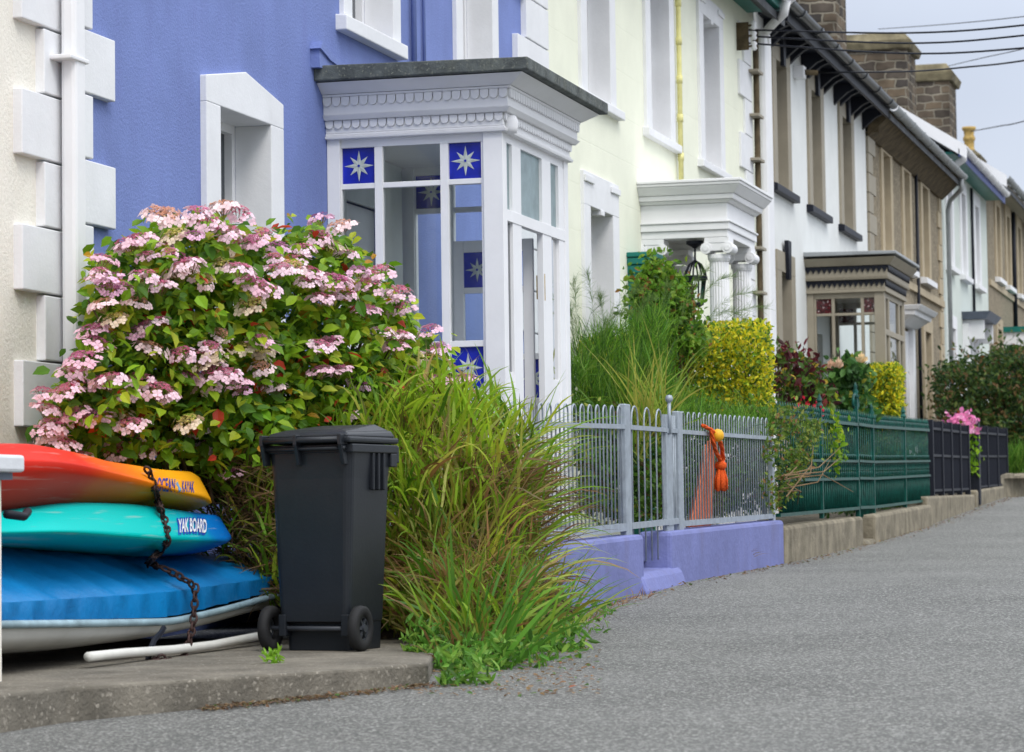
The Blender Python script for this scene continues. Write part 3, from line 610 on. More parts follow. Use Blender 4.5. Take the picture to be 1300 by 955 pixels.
pipe(h7, [(HX+.05, 65.3, 4.7), (HX+.05, 65.3, 7.4)], .05, M_black, n=8); pipe(h7, [(HX+.3, 68.7, 1.5), (HX+.3, 68.7, 7.4)], .06, M_black, n=8)
h8 = mid_house('furthest brown pebbledash house at the right edge of the row', 69.02, 80, 7.5, M_pebble, M_tan, [(71, 71.8, 5.6, 7.1), (74, 74.8, 5.6, 7.1), (77, 77.8, 5.6, 7.1)], [(72, 73, 2.6, 4.4)], 7.6, M_gutgrey, soff=M_taupe, wm=M_tan)
# chimneys (each stands on its party wall)
def chimney(h, Y, th, pa, pb, ytop, zb, cap=True, caph=.22, out=.12):
    Xa, Xb = onY(pa, ytop, Y)[0], onY(pb, ytop, Y)[0]; zt = onY(pb, ytop, Y)[2]
    m = MB(); m.box(Xa, Xb, Y, Y+th, zb, zt-caph); o = m.build('chimney', M_chim, h)
    m = MB(); m.hexa([(Xa-out*.6, Y-out*.6, zt-caph), (Xb+out*.6, Y-out*.6, zt-caph), (Xb+out*.6, Y+th+out*.6, zt-caph), (Xa-out*.6, Y+th+out*.6, zt-caph)], [(Xa-out, Y-out, zt-caph*.55), (Xb+out, Y-out, zt-caph*.55), (Xb+out, Y+th+out, zt-caph*.55), (Xa-out, Y+th+out, zt-caph*.55)])
    m.hexa([(Xa-out*.9, Y-out*.9, zt-caph*.54), (Xb+out*.9, Y-out*.9, zt-caph*.54), (Xb+out*.9, Y+th+out*.9, zt-caph*.54), (Xa-out*.9, Y+th+out*.9, zt-caph*.54)], [(Xa+.05, Y, zt), (Xb-.05, Y, zt), (Xb-.05, Y+th, zt), (Xa+.05, Y+th, zt)])
    m.build('chimney_cap', M_cap, o, bevel=.02); return o
chimney(h5, 42.4, 1.0, 985, 1060, -60, 6.5)
chimney(h6, 51.9, 1.3, 1050, 1150, 40, 6.8, caph=.32)
chimney(h7, 60.2, 1.3, 1140, 1204, 80, 7.4, caph=.38)
p = onY(1229, 192, 69.5); c_ = chimney(h8, 69.2, 1.2, 1205, 1240, 190, 7.5, caph=.25)
m = MB(); m.lathe([(.15, 0), (.15, .1), (.12, .15), (.125, .33), (.15, .36), (.15, .42), (.12, .47), (.13, .58), (.17, .62), (.17, .68)], (p[0], 69.8, p[2]-.05), 18); m.build('chimney_pot', M_pot, c_, smooth=True)
p = onY(1211, 155, 60.5); m = MB(); m.lathe([(.14, -.5), (.14, .1), (.2, .14), (.2, .22), (.1, .3)], (p[0], 61.6, p[2]-.0), 12)
# wires (from the insulators on the lemon/white boundary and on the white wall)
def wire(pts, r, label, dl):
    m = MB(); P = []
    for i in range(len(pts)): P.append(Vector(onD(pts[i][0], pts[i][1], dl[i])))
    # Catmull interpolation
    Q = []
    for i in range(len(P)-1):
        p0 = P[max(i-1, 0)]; p1 = P[i]; p2 = P[i+1]; p3 = P[min(i+2, len(P)-1)]
        for k in range(8):
            t = k/8; Q.append(.5*((2*p1)+(-p0+p2)*t+(2*p0-5*p1+4*p2-p3)*t*t+(-p0+3*p1-3*p2+p3)*t**3))
    Q.append(P[-1]); m.tube(Q, r, 6); o = m.build('overhead_wire', M_black, None, smooth=True); tag(o, label, 'wire', 'overhead wires'); return o
wire([(950, 38), (1150, 42), (1300, 32), (1460, 8)], .011, 'topmost thick black wire running from the lemon house corner', [33.2, 32, 31, 30])
wire([(950, 46), (1150, 55), (1300, 45), (1460, 22)], .011, 'second thick black wire down from the lemon house corner', [33.2, 32, 31, 30])
wire([(950, 55), (1150, 68), (1300, 61), (1460, 42)], .011, 'third thick black wire down from the lemon house corner', [33.2, 32, 31, 30])
wire([(1022, 92), (1150, 91), (1230, 85), (1300, 77), (1460, 50)], .011, 'thick black wire from the bracket on the white wall', [38.0, 36, 35, 33.5, 31])
wire([(1115, 37), (1200, 31), (1300, 21), (1460, 0)], .008, 'thin wire highest in the sky above the chimneys', [60, 50, 45, 40])
wire([(1204, 84), (1250, 73), (1300, 62), (1460, 22)], .008, 'thin wire leaving the squat stone chimney', [60, 50, 45, 40])
wire([(1232, 167), (1270, 160), (1300, 154), (1460, 110)], .012, 'thin wire leaving the yellow chimney pot', [70, 60, 55, 45])
def insulator(P, label):
    r = thing('wire_bracket', label, 'bracket', tuple(P), 'wire brackets on the walls'); x, y, z = P
    m = MB(); m.box(x-.12, x+.04, y-.015, y+.015, z-.16, z+.16); m.box(x, x+.1, y-.02, y+.02, z-.13, z-.11); m.box(x, x+.1, y-.02, y+.02, z-.01, z+.01); m.box(x, x+.1, y-.02, y+.02, z+.11, z+.13); m.build('plate', M_brown, r)
    for dz in (-.12, 0, .12):
        m = MB(); m.lathe([(.02, -.05), (.04, -.03), (.025, 0), (.04, .03), (.02, .05)], (x+.1, y, z+dz), 12); m.build('insulator', M_whitem, r, smooth=True)
P = onX(946, 46, HX+.1); insulator(P, 'rusty bracket with white insulators on the lemon house corner')
P = onX(1020, 92, HX+.12); r = thing('wire_bracket', 'small white insulator box on the white rendered wall', 'bracket', tuple(P), 'wire brackets on the walls')
m = MB(); m.box(P[0]-.12, P[0]+.02, P[1]-.1, P[1]+.1, P[2]-.08, P[2]+.08); m.build('box', M_white, r, bevel=.01); m = MB(); m.tube([(P[0]+.02, P[1], P[2]), (P[0]+.16, P[1]+.1, P[2])], .035, 10); m.build('insulator', M_brown, r)
# ------------------------------------------------------------------ garden walls
def gwall(name, label, y0, y1, z0, z1, mt, th=.24, step=.0, X=FX, segs=10, cat='wall', bev=.03):
    m = MB()
    for i in range(1):
        a, b = y0, y1; za, zb_ = z0, z1
        m.hexa([(X-th, a, gz(a)-.15), (X, a, gz(a)-.15), (X, b, gz(b)-.15), (X-th, b, gz(b)-.15)], [(X-th, a, za), (X, a, za), (X, b, zb_), (X-th, b, zb_)])
    o = m.build(name, mt, None, bevel=bev); return tag(o, label, cat)
gwall('garden_wall', 'low purple wall under the left grey railings', 14.6, 18.33, .455, .51, M_purple_wall)
gwall('garden_wall', 'low purple wall under the right grey railings, orange rope above', 19.27, 23.8, .52, .575, M_purple_wall, X=FX-.02)
m = MB(); m.hexa([(FX-.5, 18.2, .1), (FX+.06, 18.2, .1), (FX+.06, 19.5, .1), (FX-.5, 19.5, .1)], [(FX-.5, 18.2, .255), (FX+.0, 18.2, .25), (FX+.0, 19.5, .275), (FX-.5, 19.5, .28)]); tag(m.build('gate_step', M_purple_wall, bevel=.04), 'purple step under the grey gate', 'step')
gwall('garden_wall', 'weathered stone wall under the left green railings', 23.82, 28.35, .52, .585, M_stone, X=FX-.01)
gwall('garden_wall', 'weathered stone wall under the right green railings', 28.95, 33.65, .60, .70, M_stone, X=FX+.03)
gwall('garden_wall', 'stone wall under the black railings nearest the green ones', 33.67, 38.9, .80, .84, M_stone, X=FX-.02)
gwall('garden_wall', 'stone wall under the furthest black railings', 39.3, 43.2, .90, .98, M_stone, X=FX-.04)
m = MB(); m.hexa([(FX-.5, 28.3, .2), (FX+.05, 28.3, .2), (FX+.05, 29.0, .2), (FX-.5, 29.0, .2)], [(FX-.5, 28.3, .36), (FX+.02, 28.3, .34), (FX+.02, 29.0, .36), (FX-.5, 29.0, .38)]); tag(m.build('gate_step', M_stone, bevel=.03), 'stone step under the green gate', 'step')
pts = [(FX-.1, 43.2), (FX+.02, 44.2), (FX+.3, 45.6), (FX+.75, 47.4), (FX+1.5, 49.6), (FX+2.4, 52)]
m = MB()
for i in range(len(pts)-1):
    a, b = pts[i], pts[i+1]; m.hexa([(a[0]-.3, a[1], .6), (a[0], a[1], .6), (b[0], b[1], .6), (b[0]-.3, b[1], .6)], [(a[0]-.3, a[1], 1.16), (a[0], a[1], 1.14), (b[0], b[1], 1.18), (b[0]-.3, b[1], 1.2)])
tag(m.build('verge_wall', M_stone), 'low curved concrete wall edging the verge past the black railings', 'wall')
# ------------------------------------------------------------------ grey railings
GRP = 'hooped grey railings'
def lz(y, a, b, za, zb): return za+(zb-za)*(y-a)/(b-a)
def hoops(t, X, y0, y1, n, zb0, zb1, zt0, zt1, mt=M_galv, r=.0062, ext=0):
    st = (y1-y0)/n; w = st*.5
    for i in range(n):
        y = y0+st*(i+.5); zb = lz(y, y0, y1, zb0, zb1)-ext; zt = lz(y, y0, y1, zt0, zt1)
        R = w/2; P = [(X, y-R, zb), (X, y-R, zt-R)]+[(X, y-R*math.cos(a), zt-R+R*math.sin(a)) for a in [math.pi*k/6 for k in range(1, 6)]]+[(X, y+R, zt-R), (X, y+R, zb)]
        m = MB(); m.tube(P, r, 6); m.build('hooped_bar', mt, t, smooth=True)
def rail(t, X, y0, y1, z0, z1, mt, hgt=.035, th=.014, name='rail', dx=0):
    m = MB(); m.hexa([(X-th+dx, y0, z0), (X+th+dx, y0, z0), (X+th+dx, y1, z1), (X-th+dx, y1, z1)], [(X-th+dx, y0, z0+hgt), (X+th+dx, y0, z0+hgt), (X+th+dx, y1, z1+hgt), (X-th+dx, y1, z1+hgt)]); return m.build(name, mt, t)
RX = FX-.10
def post(t, X, y, z0, z1, w=.075, d=.05, mt=M_galv, name='post'):
    m = MB(); m.box(X-d/2, X+d/2, y-w/2, y+w/2, z0, z1); return m.build(name, mt, t, bevel=.008)
yv = {}
a0 = 14.75; a1 = YX(790, RX)
f = thing('railings', 'hooped grey railings on the left purple wall, beside the long grass', 'railings', (RX, a0, .5), GRP)
hoops(f, RX, a0, a1, 17, .50, .545, 1.27, 1.355); rail(f, RX, a0, a1, .475, .535, M_galv, .05, .02); rail(f, RX, a0, a1, 1.135, 1.205, M_galv, .03, .02)
post(f, RX, a1+.055, .50, 1.37, w=.15, d=.05)
b0 = a1+.16; b1 = YX(843, RX)
g = thing('gate', 'grey hooped garden gate with a wide flat closing post', 'gate', (RX, b0, .3))
hoops(g, RX, b0, b1, 3, .56, .57, 1.365, 1.37, ext=.24); rail(g, RX, b0, b1, .545, .565, M_galv, .04, .018); rail(g, RX, b0, b1, 1.205, 1.215, M_galv, .03, .018)
m = MB(); m.box(RX-.012, RX+.012, b1-.02, b1+.20, .30, 1.34); m.build('flat_stile', M_galv, g)
for k in range(5):
    m = MB(); y = b1+.22+k*.055; m.tube([(RX, y, .32), (RX, y, 1.34)], .007, 6); m.build('bar', M_galv, g, smooth=True)
m = MB(); m.tube([(RX+.02, b1+.07, 1.2), (RX+.02, b1+.07, 1.44)], .013, 8); m.lathe([(.0, 1.42), (.025, 1.435), (.028, 1.455), (.02, 1.475), (0, 1.48)], (RX+.02, b1+.07, 0), 12); m.build('latch_rod', M_galv, g, smooth=True)
rail(g, RX, b1, b1+.46, .56, .575, M_galv, .04, .018); rail(g, RX, b1, b1+.46, 1.21, 1.22, M_galv, .03, .018)
c0 = YX(860, RX); c1 = YX(977, RX)
f = thing('railings', 'hooped grey railings on the right purple wall, orange rope hanging on them', 'railings', (RX, c0, .5), GRP)
post(f, RX, c0-.02, .5, 1.375, w=.15); hoops(f, RX, c0+.07, c1-.08, 18, .57, .60, 1.375, 1.43, r=.0062); rail(f, RX, c0, c1, .55, .59, M_galv, .04, .02); rail(f, RX, c0, c1, 1.215, 1.25, M_galv, .03, .02)
post(f, RX, c1, .5, 1.26, w=.08)
# orange cloth and rope
yr = YX(912, RX)
m = MB(); nx, nz = 14, 14; y_a, y_b = YX(864, RX-.12), YX(897, RX-.12)
V = []; Fc = []
for j in range(nz+1):
    for i in range(nx+1):
        t = i/nx; s = j/nz
        top = 1.235; half = .12+.30*s
        y = y_b-.18-(half)*(1-t)*1.55+.18*t*.8; 
        z = top-.70*s-.10*(1-t)*(1-s)
        x = RX-.07-.06*s+.025*math.sin(t*19+s*2)
        V.append((x, y, z))
for j in range(nz):
    for i in range(nx): a = j*(nx+1)+i; Fc.append((a, a+1, a+nx+2, a+nx+1))
t_ = npmesh('cloth', V, Fc, M_towel, smooth=True); sm = t_.modifiers.new('s', 'SOLIDIFY'); sm.thickness = .012; tag(t_, 'salmon orange cloth hanging behind the grey railings', 'cloth')
rp = thing('rope_toggle', 'orange knotted rope with yellow ball and tassel on the grey railings', 'rope', (RX+.05, yr, 1.0))
def braid(P, r=.017):
    m = MB()
    for ph in (0, math.pi*2/3, math.pi*4/3):
        Q = []; P_ = [Vector(p) for p in P]; n = 0
        for i in range(len(P_)-1):
            for k in range(6):
                q = P_[i].lerp(P_[i+1], k/6); a = n*.55+ph; Q.append((q.x+math.cos(a)*r*.5, q.y+math.sin(a)*r*.5, q.z+math.sin(a*1.0)*r*.25)); n += 1
        m.tube(Q, r*.62, 6)
    return m
xr = RX+.045
def RP(px, py, dx=0): p = onX(px, py, xr); return (xr+dx, p[1], p[2])
braid([RP(897, 540, -.03), RP(903, 546), RP(909, 556, .02), RP(914, 568, .015), RP(918, 583), RP(917, 596)]).build('rope', M_rope, rp, smooth=True)
braid([RP(902, 545), RP(904, 562, .01), RP(909, 574, .0), RP(914, 583), RP(916, 596)]).build('rope', M_rope, rp, smooth=True)
m = MB(); m.lathe([(0, -.05), (.03, -.041), (.045, -.022), (.049, 0), (.045, .022), (.03, .041), (0, .05)], RP(906, 553, .03), 20); m.build('ball', M_ball, rp, smooth=True)
m = MB(); b_ = RP(915, 591); m.lathe([(.03, -.03), (.045, -.015), (.045, .015), (.03, .03)], b_, 14); m.build('knot', M_rope, rp, smooth=True)
m = MB(); b_ = Vector(RP(915, 594))
for k in range(40):
    a = random.uniform(0, 6.28); r_ = random.uniform(.2, 1)**.5; m.tube([b_+Vector((math.cos(a)*.02*r_, math.sin(a)*.02*r_, 0)), b_+Vector((math.cos(a)*.045*r_, math.sin(a)*.06*r_, -.09)), b_+Vector((math.cos(a)*.045*r_, math.sin(a)*.072*r_, -.16-random.uniform(0, .02)))], .008, 5)
m.build('tassel', M_rope, rp, smooth=True)
# ------------------------------------------------------------------ green railings
def gp(px, X): return YX(px, X)
def green_panel(label, y0, y1, zb0, zb1, n, posts, group='green cast iron railings', name='railings', cat='railings', drop=0):
    t = thing(name, label, cat, (RX, y0, zb0), group); X = RX
    dz = [(0, .03), (.30, .025), (.475, .025), (.845, .03)]
    for a, hgt in dz: rail(t, X, y0, y1, zb0+a, zb1+a, M_greenrail, hgt, .022)
    st = (y1-y0)/n
    for i in range(n):
        y = y0+st*(i+.5); zb = lz(y, y0, y1, zb0, zb1); m = MB()
        m.tube([(X, y, zb-drop), (X, y, zb+.93)], .007, 5)
        m.lathe([(.004, .93), (.014, .945), (.010, .965), (.0, 1.0)], (X, y, zb), 6)
        m.tube([(X, y+st*.5, zb-drop), (X, y+st*.5, zb+.30)], .0075, 5)      # dog bar
        # scrolls: lower S band between rails and arches above the mid and top rails
        R = st*.24
        for sg in (-1, 1):
            m.tube([(X, y+st*.25+sg*(R*math.cos(a)*.9-R*.2), zb+.30+.09+sg*.042+R*1.2*math.sin(a)*.9) for a in [k*math.pi/5 for k in range(-4, 6)]], .0065, 5)
        m.tube([(X, y+st*.5*math.cos(a)+st*.5, zb+.50+.055*math.sin(a)) for a in [math.pi*k/5 for k in range(6)]], .0065, 5)
        m.tube([(X, y+st*.5*math.cos(a)+st*.5, zb+.875+.06*math.sin(a)) for a in [math.pi*k/5 for k in range(6)]], .0075, 5)
        m.tube([(X, y+st*.5+st*.22*math.cos(a), zb+.90+st*.22*math.sin(a)) for a in [math.pi*k/4 for k in range(8)]], .006, 5, closed=True)
        m.build('bar', M_greenrail, t, smooth=True)
    for y in posts:
        zb = lz(y, y0, y1, zb0, zb1); m = MB(); m.box(X-.02, X+.02, y-.02, y+.02, zb-.05, zb+.97); m.lathe([(.02, .97), (.035, 1.0), (.02, 1.03), (.03, 1.05), (.0, 1.12)], (X, y, zb), 10)
        m.tube([(X+.0, y, zb+.02), (X-.45, y, zb-.02)], .012, 6); m.build('standard', M_greenrail, t, smooth=False)
    return t
ga = gp(985, RX); gb = gp(1086, RX); gc = gp(1106, RX); gd = gp(1177, RX)
green_panel('green scrolled railings left of the green gate, plants spilling through', ga, gb, .60, .655, 36, [gp(1040, RX)])
gt = green_panel('narrow green scrolled gate between the two green railing runs', gb+.06, gc-.05, .66, .665, 7, [], name='gate', cat='gate', drop=.22, group=None)
green_panel('green scrolled railings right of the green gate, by the black ones', gc, gd, .665, .745, 36, [gp(1146, RX)])
for y, lab, top in ((gb, 'green iron gate post with leafy finial, hinge side', 1.78), (gc-.02, 'green iron gate post with curled finial, latch side', 1.60)):
    pt = thing('gate_post', lab, 'post', (RX, y, .4), 'green iron gate posts'); m = MB(); m.box(RX-.022, RX+.022, y-.022, y+.022, .34, top); m.build('shaft', M_greenrail, pt, bevel=.005)
    m = MB(); m.lathe([(.022, top), (.04, top+.015), (.02, top+.04), (.032, top+.07), (.015, top+.10), (.022, top+.12), (0, top+.17)], (RX, y, 0), 10)
    if y == gb:
        m.tube([(RX, y-.02, top+.05), (RX, y-.14, top+.02), (RX, y-.18, top-.06), (RX, y-.12, top-.10)], .014, 6); m.tube([(RX, y+.02, top+.05), (RX, y+.14, top+.02), (RX, y+.18, top-.06), (RX, y+.12, top-.10)], .014, 6)
    m.build('finial', M_greenrail, pt, smooth=True)
# ------------------------------------------------------------------ black railings
def black_panel(label, y0, y1, zb0, zb1, n, np_, mid=.55, H=.86):
    t = thing('railings', label, 'railings', (RX, y0, zb0), 'black iron railings'); X = RX
    for a in (0, mid-.12, H-.10): rail(t, X, y0, y1, zb0+a, zb1+a, M_black, .03, .02)
    st = (y1-y0)/n
    for i in range(n):
        y = y0+st*(i+.5); zb = lz(y, y0, y1, zb0, zb1); m = MB(); m.tube([(X, y, zb-.03), (X, y, zb+H-.02), (X, y, zb+H+.03)], [.011, .011, .002], 6)
        m.tube([(X, y+st/2, zb), (X, y+st/2, zb+mid-.10)], .011, 5); m.build('bar', M_black, t)
    for i in range(np_+1):
        y = y0+(y1-y0)*i/np_; zb = lz(y, y0, y1, zb0, zb1); m = MB(); m.box(X-.035, X+.035, y-.035, y+.035, zb-.12, zb+H+.02); m.build('post', M_black, t, bevel=.006)
    return t
ka, kb, kc, kd = gp(1180, RX), gp(1226, RX), gp(1236, RX), gp(1275, RX)
black_panel('black railings between the green run and the pink flowers', ka, kb, .86, .90, 34, 4)
black_panel('black railings at the far end, before the dark shrub', kc, kd, .93, 1.0, 30, 3)
pt = MB(); pt.box(RX-.08, RX+.08, kc-.25, kc-.05, .7, 1.85); pt.hexa([(RX-.1, kc-.27, 1.85), (RX+.1, kc-.27, 1.85), (RX+.1, kc-.03, 1.85), (RX-.1, kc-.03, 1.85)], [(RX-.06, kc-.23, 1.9), (RX+.06, kc-.23, 1.9), (RX+.06, kc-.07, 1.9), (RX-.06, kc-.07, 1.9)]); tag(pt.build('gate_post', M_black, bevel=.01), 'thick black gate post between the two black railing runs', 'post')
# ------------------------------------------------------------------ left pier
M_capw = mat('white_capstone', (.68, .70, .72), .5, .08, 5, .1, 30)
p = onD(3, 700, 11.1); px_ = p[0]; py_ = p[1]
px_ = p[0]-.0; py_ = p[1]-.36
r = thing('gate_pier', 'cream pier with white capstone cropped by the left edge', 'pier', (px_-.2, py_, 0))
q = onD(32, 590, 11.1); zt = onD(20, 578, 11.1)[2]; zb_ = onD(20, 600, 11.1)[2]
m = MB(); m.box(px_-.42, px_, py_-.0, py_+.36, -.2, zb_-.02); m.build('shaft', M_cream, r, bevel=.01)
m = MB(); m.box(px_-.45, px_+.04, py_-.03, py_+.37, zb_-.028, zb_); m.build('bed_course', M_slategrey, r)
m = MB(); m.box(px_-.5, px_+.085, py_-.05, py_+.39, zb_+.001, zt); m.build('capstone', M_capw, r, bevel=.012)
# ------------------------------------------------------------------ boats
def catm(xs, ys, x):
    # smooth monotone-ish interpolation
    return np.interp(x, xs, ys)
def smooth(a, k=3):
    for _ in range(k): a[1:-1] = (a[:-2]+2*a[1:-1]+a[2:])/4
    return a
def hull(name, st, Xc, hwf, root, mats, Ylo, n=26, NS=60, colf=None, pu=.75, pl=.7):
    """st: list of (px, y_top, y_chine, y_bottom) read at the centre plane; hwf: (px, halfwidth) list"""
    Xr = Xc+.12
    Y = [onX(s[0], s[1], Xr)[1] for s in st]; zt = [onX(s[0], s[1], Xr)[2] for s in st]; zc = [onX(s[0], s[2], Xr)[2] for s in st]; zb = [onX(s[0], s[3], Xr)[2] for s in st]
    hy = [YX(a, Xr) for a, b in hwf]; hw = [b for a, b in hwf]
    Y = [Ylo]+Y; zt = [zt[0]-.05]+zt; zc = [zc[0]]+zc; zb = [zb[0]]+zb
    YY = np.linspace(Y[0], Y[-1], NS); YY[-8:] = Y[-1]-(Y[-1]-YY[-8])*(np.linspace(1, 0, 8)**1.6)
    ZT = smooth(np.interp(YY, Y, zt)); ZC = smooth(np.interp(YY, Y, zc)); ZB = smooth(np.interp(YY, Y, zb)); HW = smooth(np.interp(YY, [Ylo]+hy, [hw[0]*.3]+hw), 2)
    V = []; 
    prof = [(1, 0), (.97, .14), (.74, .86), (.66, .95), (.3, 1), (-.3, 1), (-.66, .95), (-.74, .86), (-.97, .14), (-1, 0), (-.93, -.2), (-.6, -.75), (-.25, -1), (.25, -1), (.6, -.75), (.93, -.2)]
    n = len(prof)
    for i in range(NS):
        for u, w in prof: V.append((Xc+HW[i]*u, YY[i], ZC[i]+(ZT[i]-ZC[i])*w if w >= 0 else ZC[i]+(ZC[i]-ZB[i])*w))
    Fc = [(i*n+j, i*n+(j+1) % n, (i+1)*n+(j+1) % n, (i+1)*n+j) for i in range(NS-1) for j in range(n)]+[tuple(range(n)), tuple(reversed(range((NS-1)*n, NS*n)))]
    o = npmesh(name, V, Fc, mats, parent=root, smooth=True); return o, BVHTree.FromPolygons([Vector(v) for v in V], Fc)
def grad_mat(name, axis_pts, rough=.42):
    m = bpy.data.materials.new(name); m.use_nodes = True; nt = m.node_tree; n = nt.nodes.new; l = nt.links.new; b = nt.nodes['Principled BSDF']; b.inputs['Roughness'].default_value = rough; b.inputs['Specular IOR Level'].default_value = .08
    tc = n('ShaderNodeTexCoord'); sx = n('ShaderNodeSeparateXYZ'); l(tc.outputs['Object'], sx.inputs[0]); nz = n('ShaderNodeTexNoise'); nz.inputs['Scale'].default_value = 3.5; nz.inputs['Detail'].default_value = 3; l(tc.outputs['Object'], nz.inputs['Vector'])
    ad = n('ShaderNodeMath'); ad.operation = 'MULTIPLY_ADD'; ad.inputs[1].default_value = .5; l(nz.outputs[0], ad.inputs[0]); l(sx.outputs[1], ad.inputs[2])
    mr = n('ShaderNodeMapRange'); mr.inputs[1].default_value = axis_pts[0][0]; mr.inputs[2].default_value = axis_pts[-1][0]; l(ad.outputs[0], mr.inputs[0])
    r = n('ShaderNodeValToRGB'); l(mr.outputs[0], r.inputs[0]); e = r.color_ramp.elements; a0, a1 = axis_pts[0][0], axis_pts[-1][0]
    e[0].color = axis_pts[0][1]+(1,); e[1].color = axis_pts[-1][1]+(1,)
    for p, c in axis_pts[1:-1]: k = e.new((p-a0)/(a1-a0)); k.color = c+(1,)
    mp = n('ShaderNodeMapping'); mp.inputs['Scale'].default_value = (6, 1.5, 40); mp.inputs['Rotation'].default_value = (.15, 0, 0); l(tc.outputs['Object'], mp.inputs[0])
    n2 = n('ShaderNodeTexNoise'); n2.inputs['Scale'].default_value = 1.6; n2.inputs['Detail'].default_value = 6; l(mp.outputs[0], n2.inputs['Vector']); m2 = n('ShaderNodeMapRange'); m2.inputs[1].default_value = .60; m2.inputs[2].default_value = .72; m2.inputs[4].default_value = .35; l(n2.outputs[0], m2.inputs[0])
    n3 = n('ShaderNodeMix'); n3.data_type = 'RGBA'; n3.inputs['B'].default_value = (.5, .45, .4, 1); l(m2.outputs[0], n3.inputs['Factor']); l(r.outputs[0], n3.inputs['A']); l(n3.outputs['Result'], b.inputs['Base Color']); return m
XK = -5.36
M_red = grad_mat('red_to_yellow_plastic', [(.0, (.62, .022, .018)), (1.55, (.62, .03, .015)), (2.2, (.78, .18, .01)), (2.7, (.80, .34, .008)), (3.6, (.80, .37, .01))])
M_turq = grad_mat('turquoise_plastic', [(.0, (.0, .47, .42)), (2.35, (.0, .46, .42)), (2.75, (.0, .40, .46)), (3.05, (.0, .17, .50)), (3.6, (.0, .12, .48))])
ky0 = 10.0
r1 = thing('kayak', 'red and yellow kayak on top of the boat stack', 'kayak', (XK, ky0, .7), 'kayaks stacked on the dinghy')
hr, tree_r = hull('hull', [(0, 562, 588, 655), (35, 568, 592, 652), (70, 575, 600, 648), (104, 585, 608, 646), (140, 590, 617, 644), (173, 595, 626, 644), (207, 597, 632, 648), (232, 597, 637, 652), (246, 603, 640, 652), (262, 624, 638, 645), (269, 634, 637, 640)], XK, [(0, .36), (150, .36), (205, .33), (236, .26), (252, .18), (264, .08), (269, .03)], r1, M_red, ky0)
r2 = thing('kayak', 'turquoise kayak with blue nose, middle of the boat stack', 'kayak', (XK, ky0, .45), 'kayaks stacked on the dinghy')
ht, tree_t = hull('hull', [(0, 648, 676, 692), (40, 640, 678, 694), (75, 637, 681, 696), (130, 638, 685, 701), (190, 646, 688, 707), (240, 652, 688, 706), (270, 652, 683, 698), (284, 658, 677, 688), (293, 668, 671, 675)], XK, [(0, .40), (180, .40), (230, .35), (262, .26), (278, .16), (288, .08), (293, .03)], r2, M_turq, ky0)
# seat wells on the decks (dark scuppers, toggles)
m = MB(); p = onX(8, 653, XK+.42); m.tube([p, p+np.array([.02, .12, -.01]), p+np.array([0, .2, .01])], .018, 8); m.build('carry_handle', M_black, r2, smooth=True)
def put_text(s, px, py, size, X, tree, mt, root, name, sy=1.0, shear=0, rot=0, warp=0, off=.003, fat=.022):
    cu = bpy.data.curves.new(name, 'FONT'); cu.body = s; cu.size = 1; cu.offset = fat; cu.resolution_u = 3
    ob = bpy.data.objects.new(name, cu); COL.objects.link(ob); bpy.context.view_layer.update()
    dg = bpy.context.evaluated_depsgraph_get(); me = bpy.data.meshes.new_from_object(ob.evaluated_get(dg)); bpy.data.objects.remove(ob)
    bm = bmesh.new(); bm.from_mesh(me); bmesh.ops.triangulate(bm, faces=bm.faces); bmesh.ops.subdivide_edges(bm, edges=[e for e in bm.edges if e.calc_length() > .25], cuts=1); bmesh.ops.triangulate(bm, faces=bm.faces)
    V = []; xs = [v.co.x for v in bm.verts]; L = max(xs)
    for v in bm.verts:
        t = v.co.x/L; u = px+t*size; y = py+t*rot-v.co.y/.72*sy-warp*math.sin(t*math.pi)
        d = Vector(ray(u, y)).normalized(); hit = tree.ray_cast(Vector(CP), d)
        q = hit[0]+hit[1].normalized()*off*(1 if hit[1].dot(d) < 0 else -1) if hit[0] is not None else Vector(onX(u, y, X))
        V.append(tuple(q))
    Fc = [tuple(v.index for v in f.verts) for f in bm.faces]; bm.free()
    return npmesh(name, V, Fc, mt, parent=root)
M_ink = mat('blue_lettering', (.01, .03, .28), .5); M_inkw = mat('white_lettering', (.8, .82, .84), .5); M_inkb = mat('royal_blue_patch', (.0, .06, .45), .5)
put_text('OCEAN', 199.5, 622.5, 22.5, XK+.28, tree_r, M_ink, r1, 'lettering', sy=16, rot=1.5)
put_text('KAYAK', 230.5, 624.5, 15.5, XK+.2, tree_r, M_ink, r1, 'lettering', sy=14, rot=.8)
m = MB(); P = []
for k in range(9):
    t = k/8; h_ = tree_r.ray_cast(Vector(CP), Vector(ray(226+1.6*math.sin(t*6), 625-13*t)).normalized()); P.append(h_[0]+Vector((.002, -.002, 0)) if h_[0] else Vector(onX(226, 620, XK+.2)))
m.tube(P, [.003, .008, .01, .008, .006, .009, .008, .005, .002], 6); m.build('swirl_mark', mat('pale_blue_ink', (.15, .3, .5), .5), r1, smooth=True)
put_text('YAK BOARD', 224.5, 678, 37, XK+.3, tree_t, M_inkb, r2, 'lettering_outline', sy=19, rot=.5, warp=1.5, off=.003, fat=.07)  # wider blue outline printed behind the white letters
put_text('YAK BOARD', 225.5, 677, 35.5, XK+.3, tree_t, M_inkw, r2, 'lettering', sy=17, rot=.5, warp=1.5, off=.007)
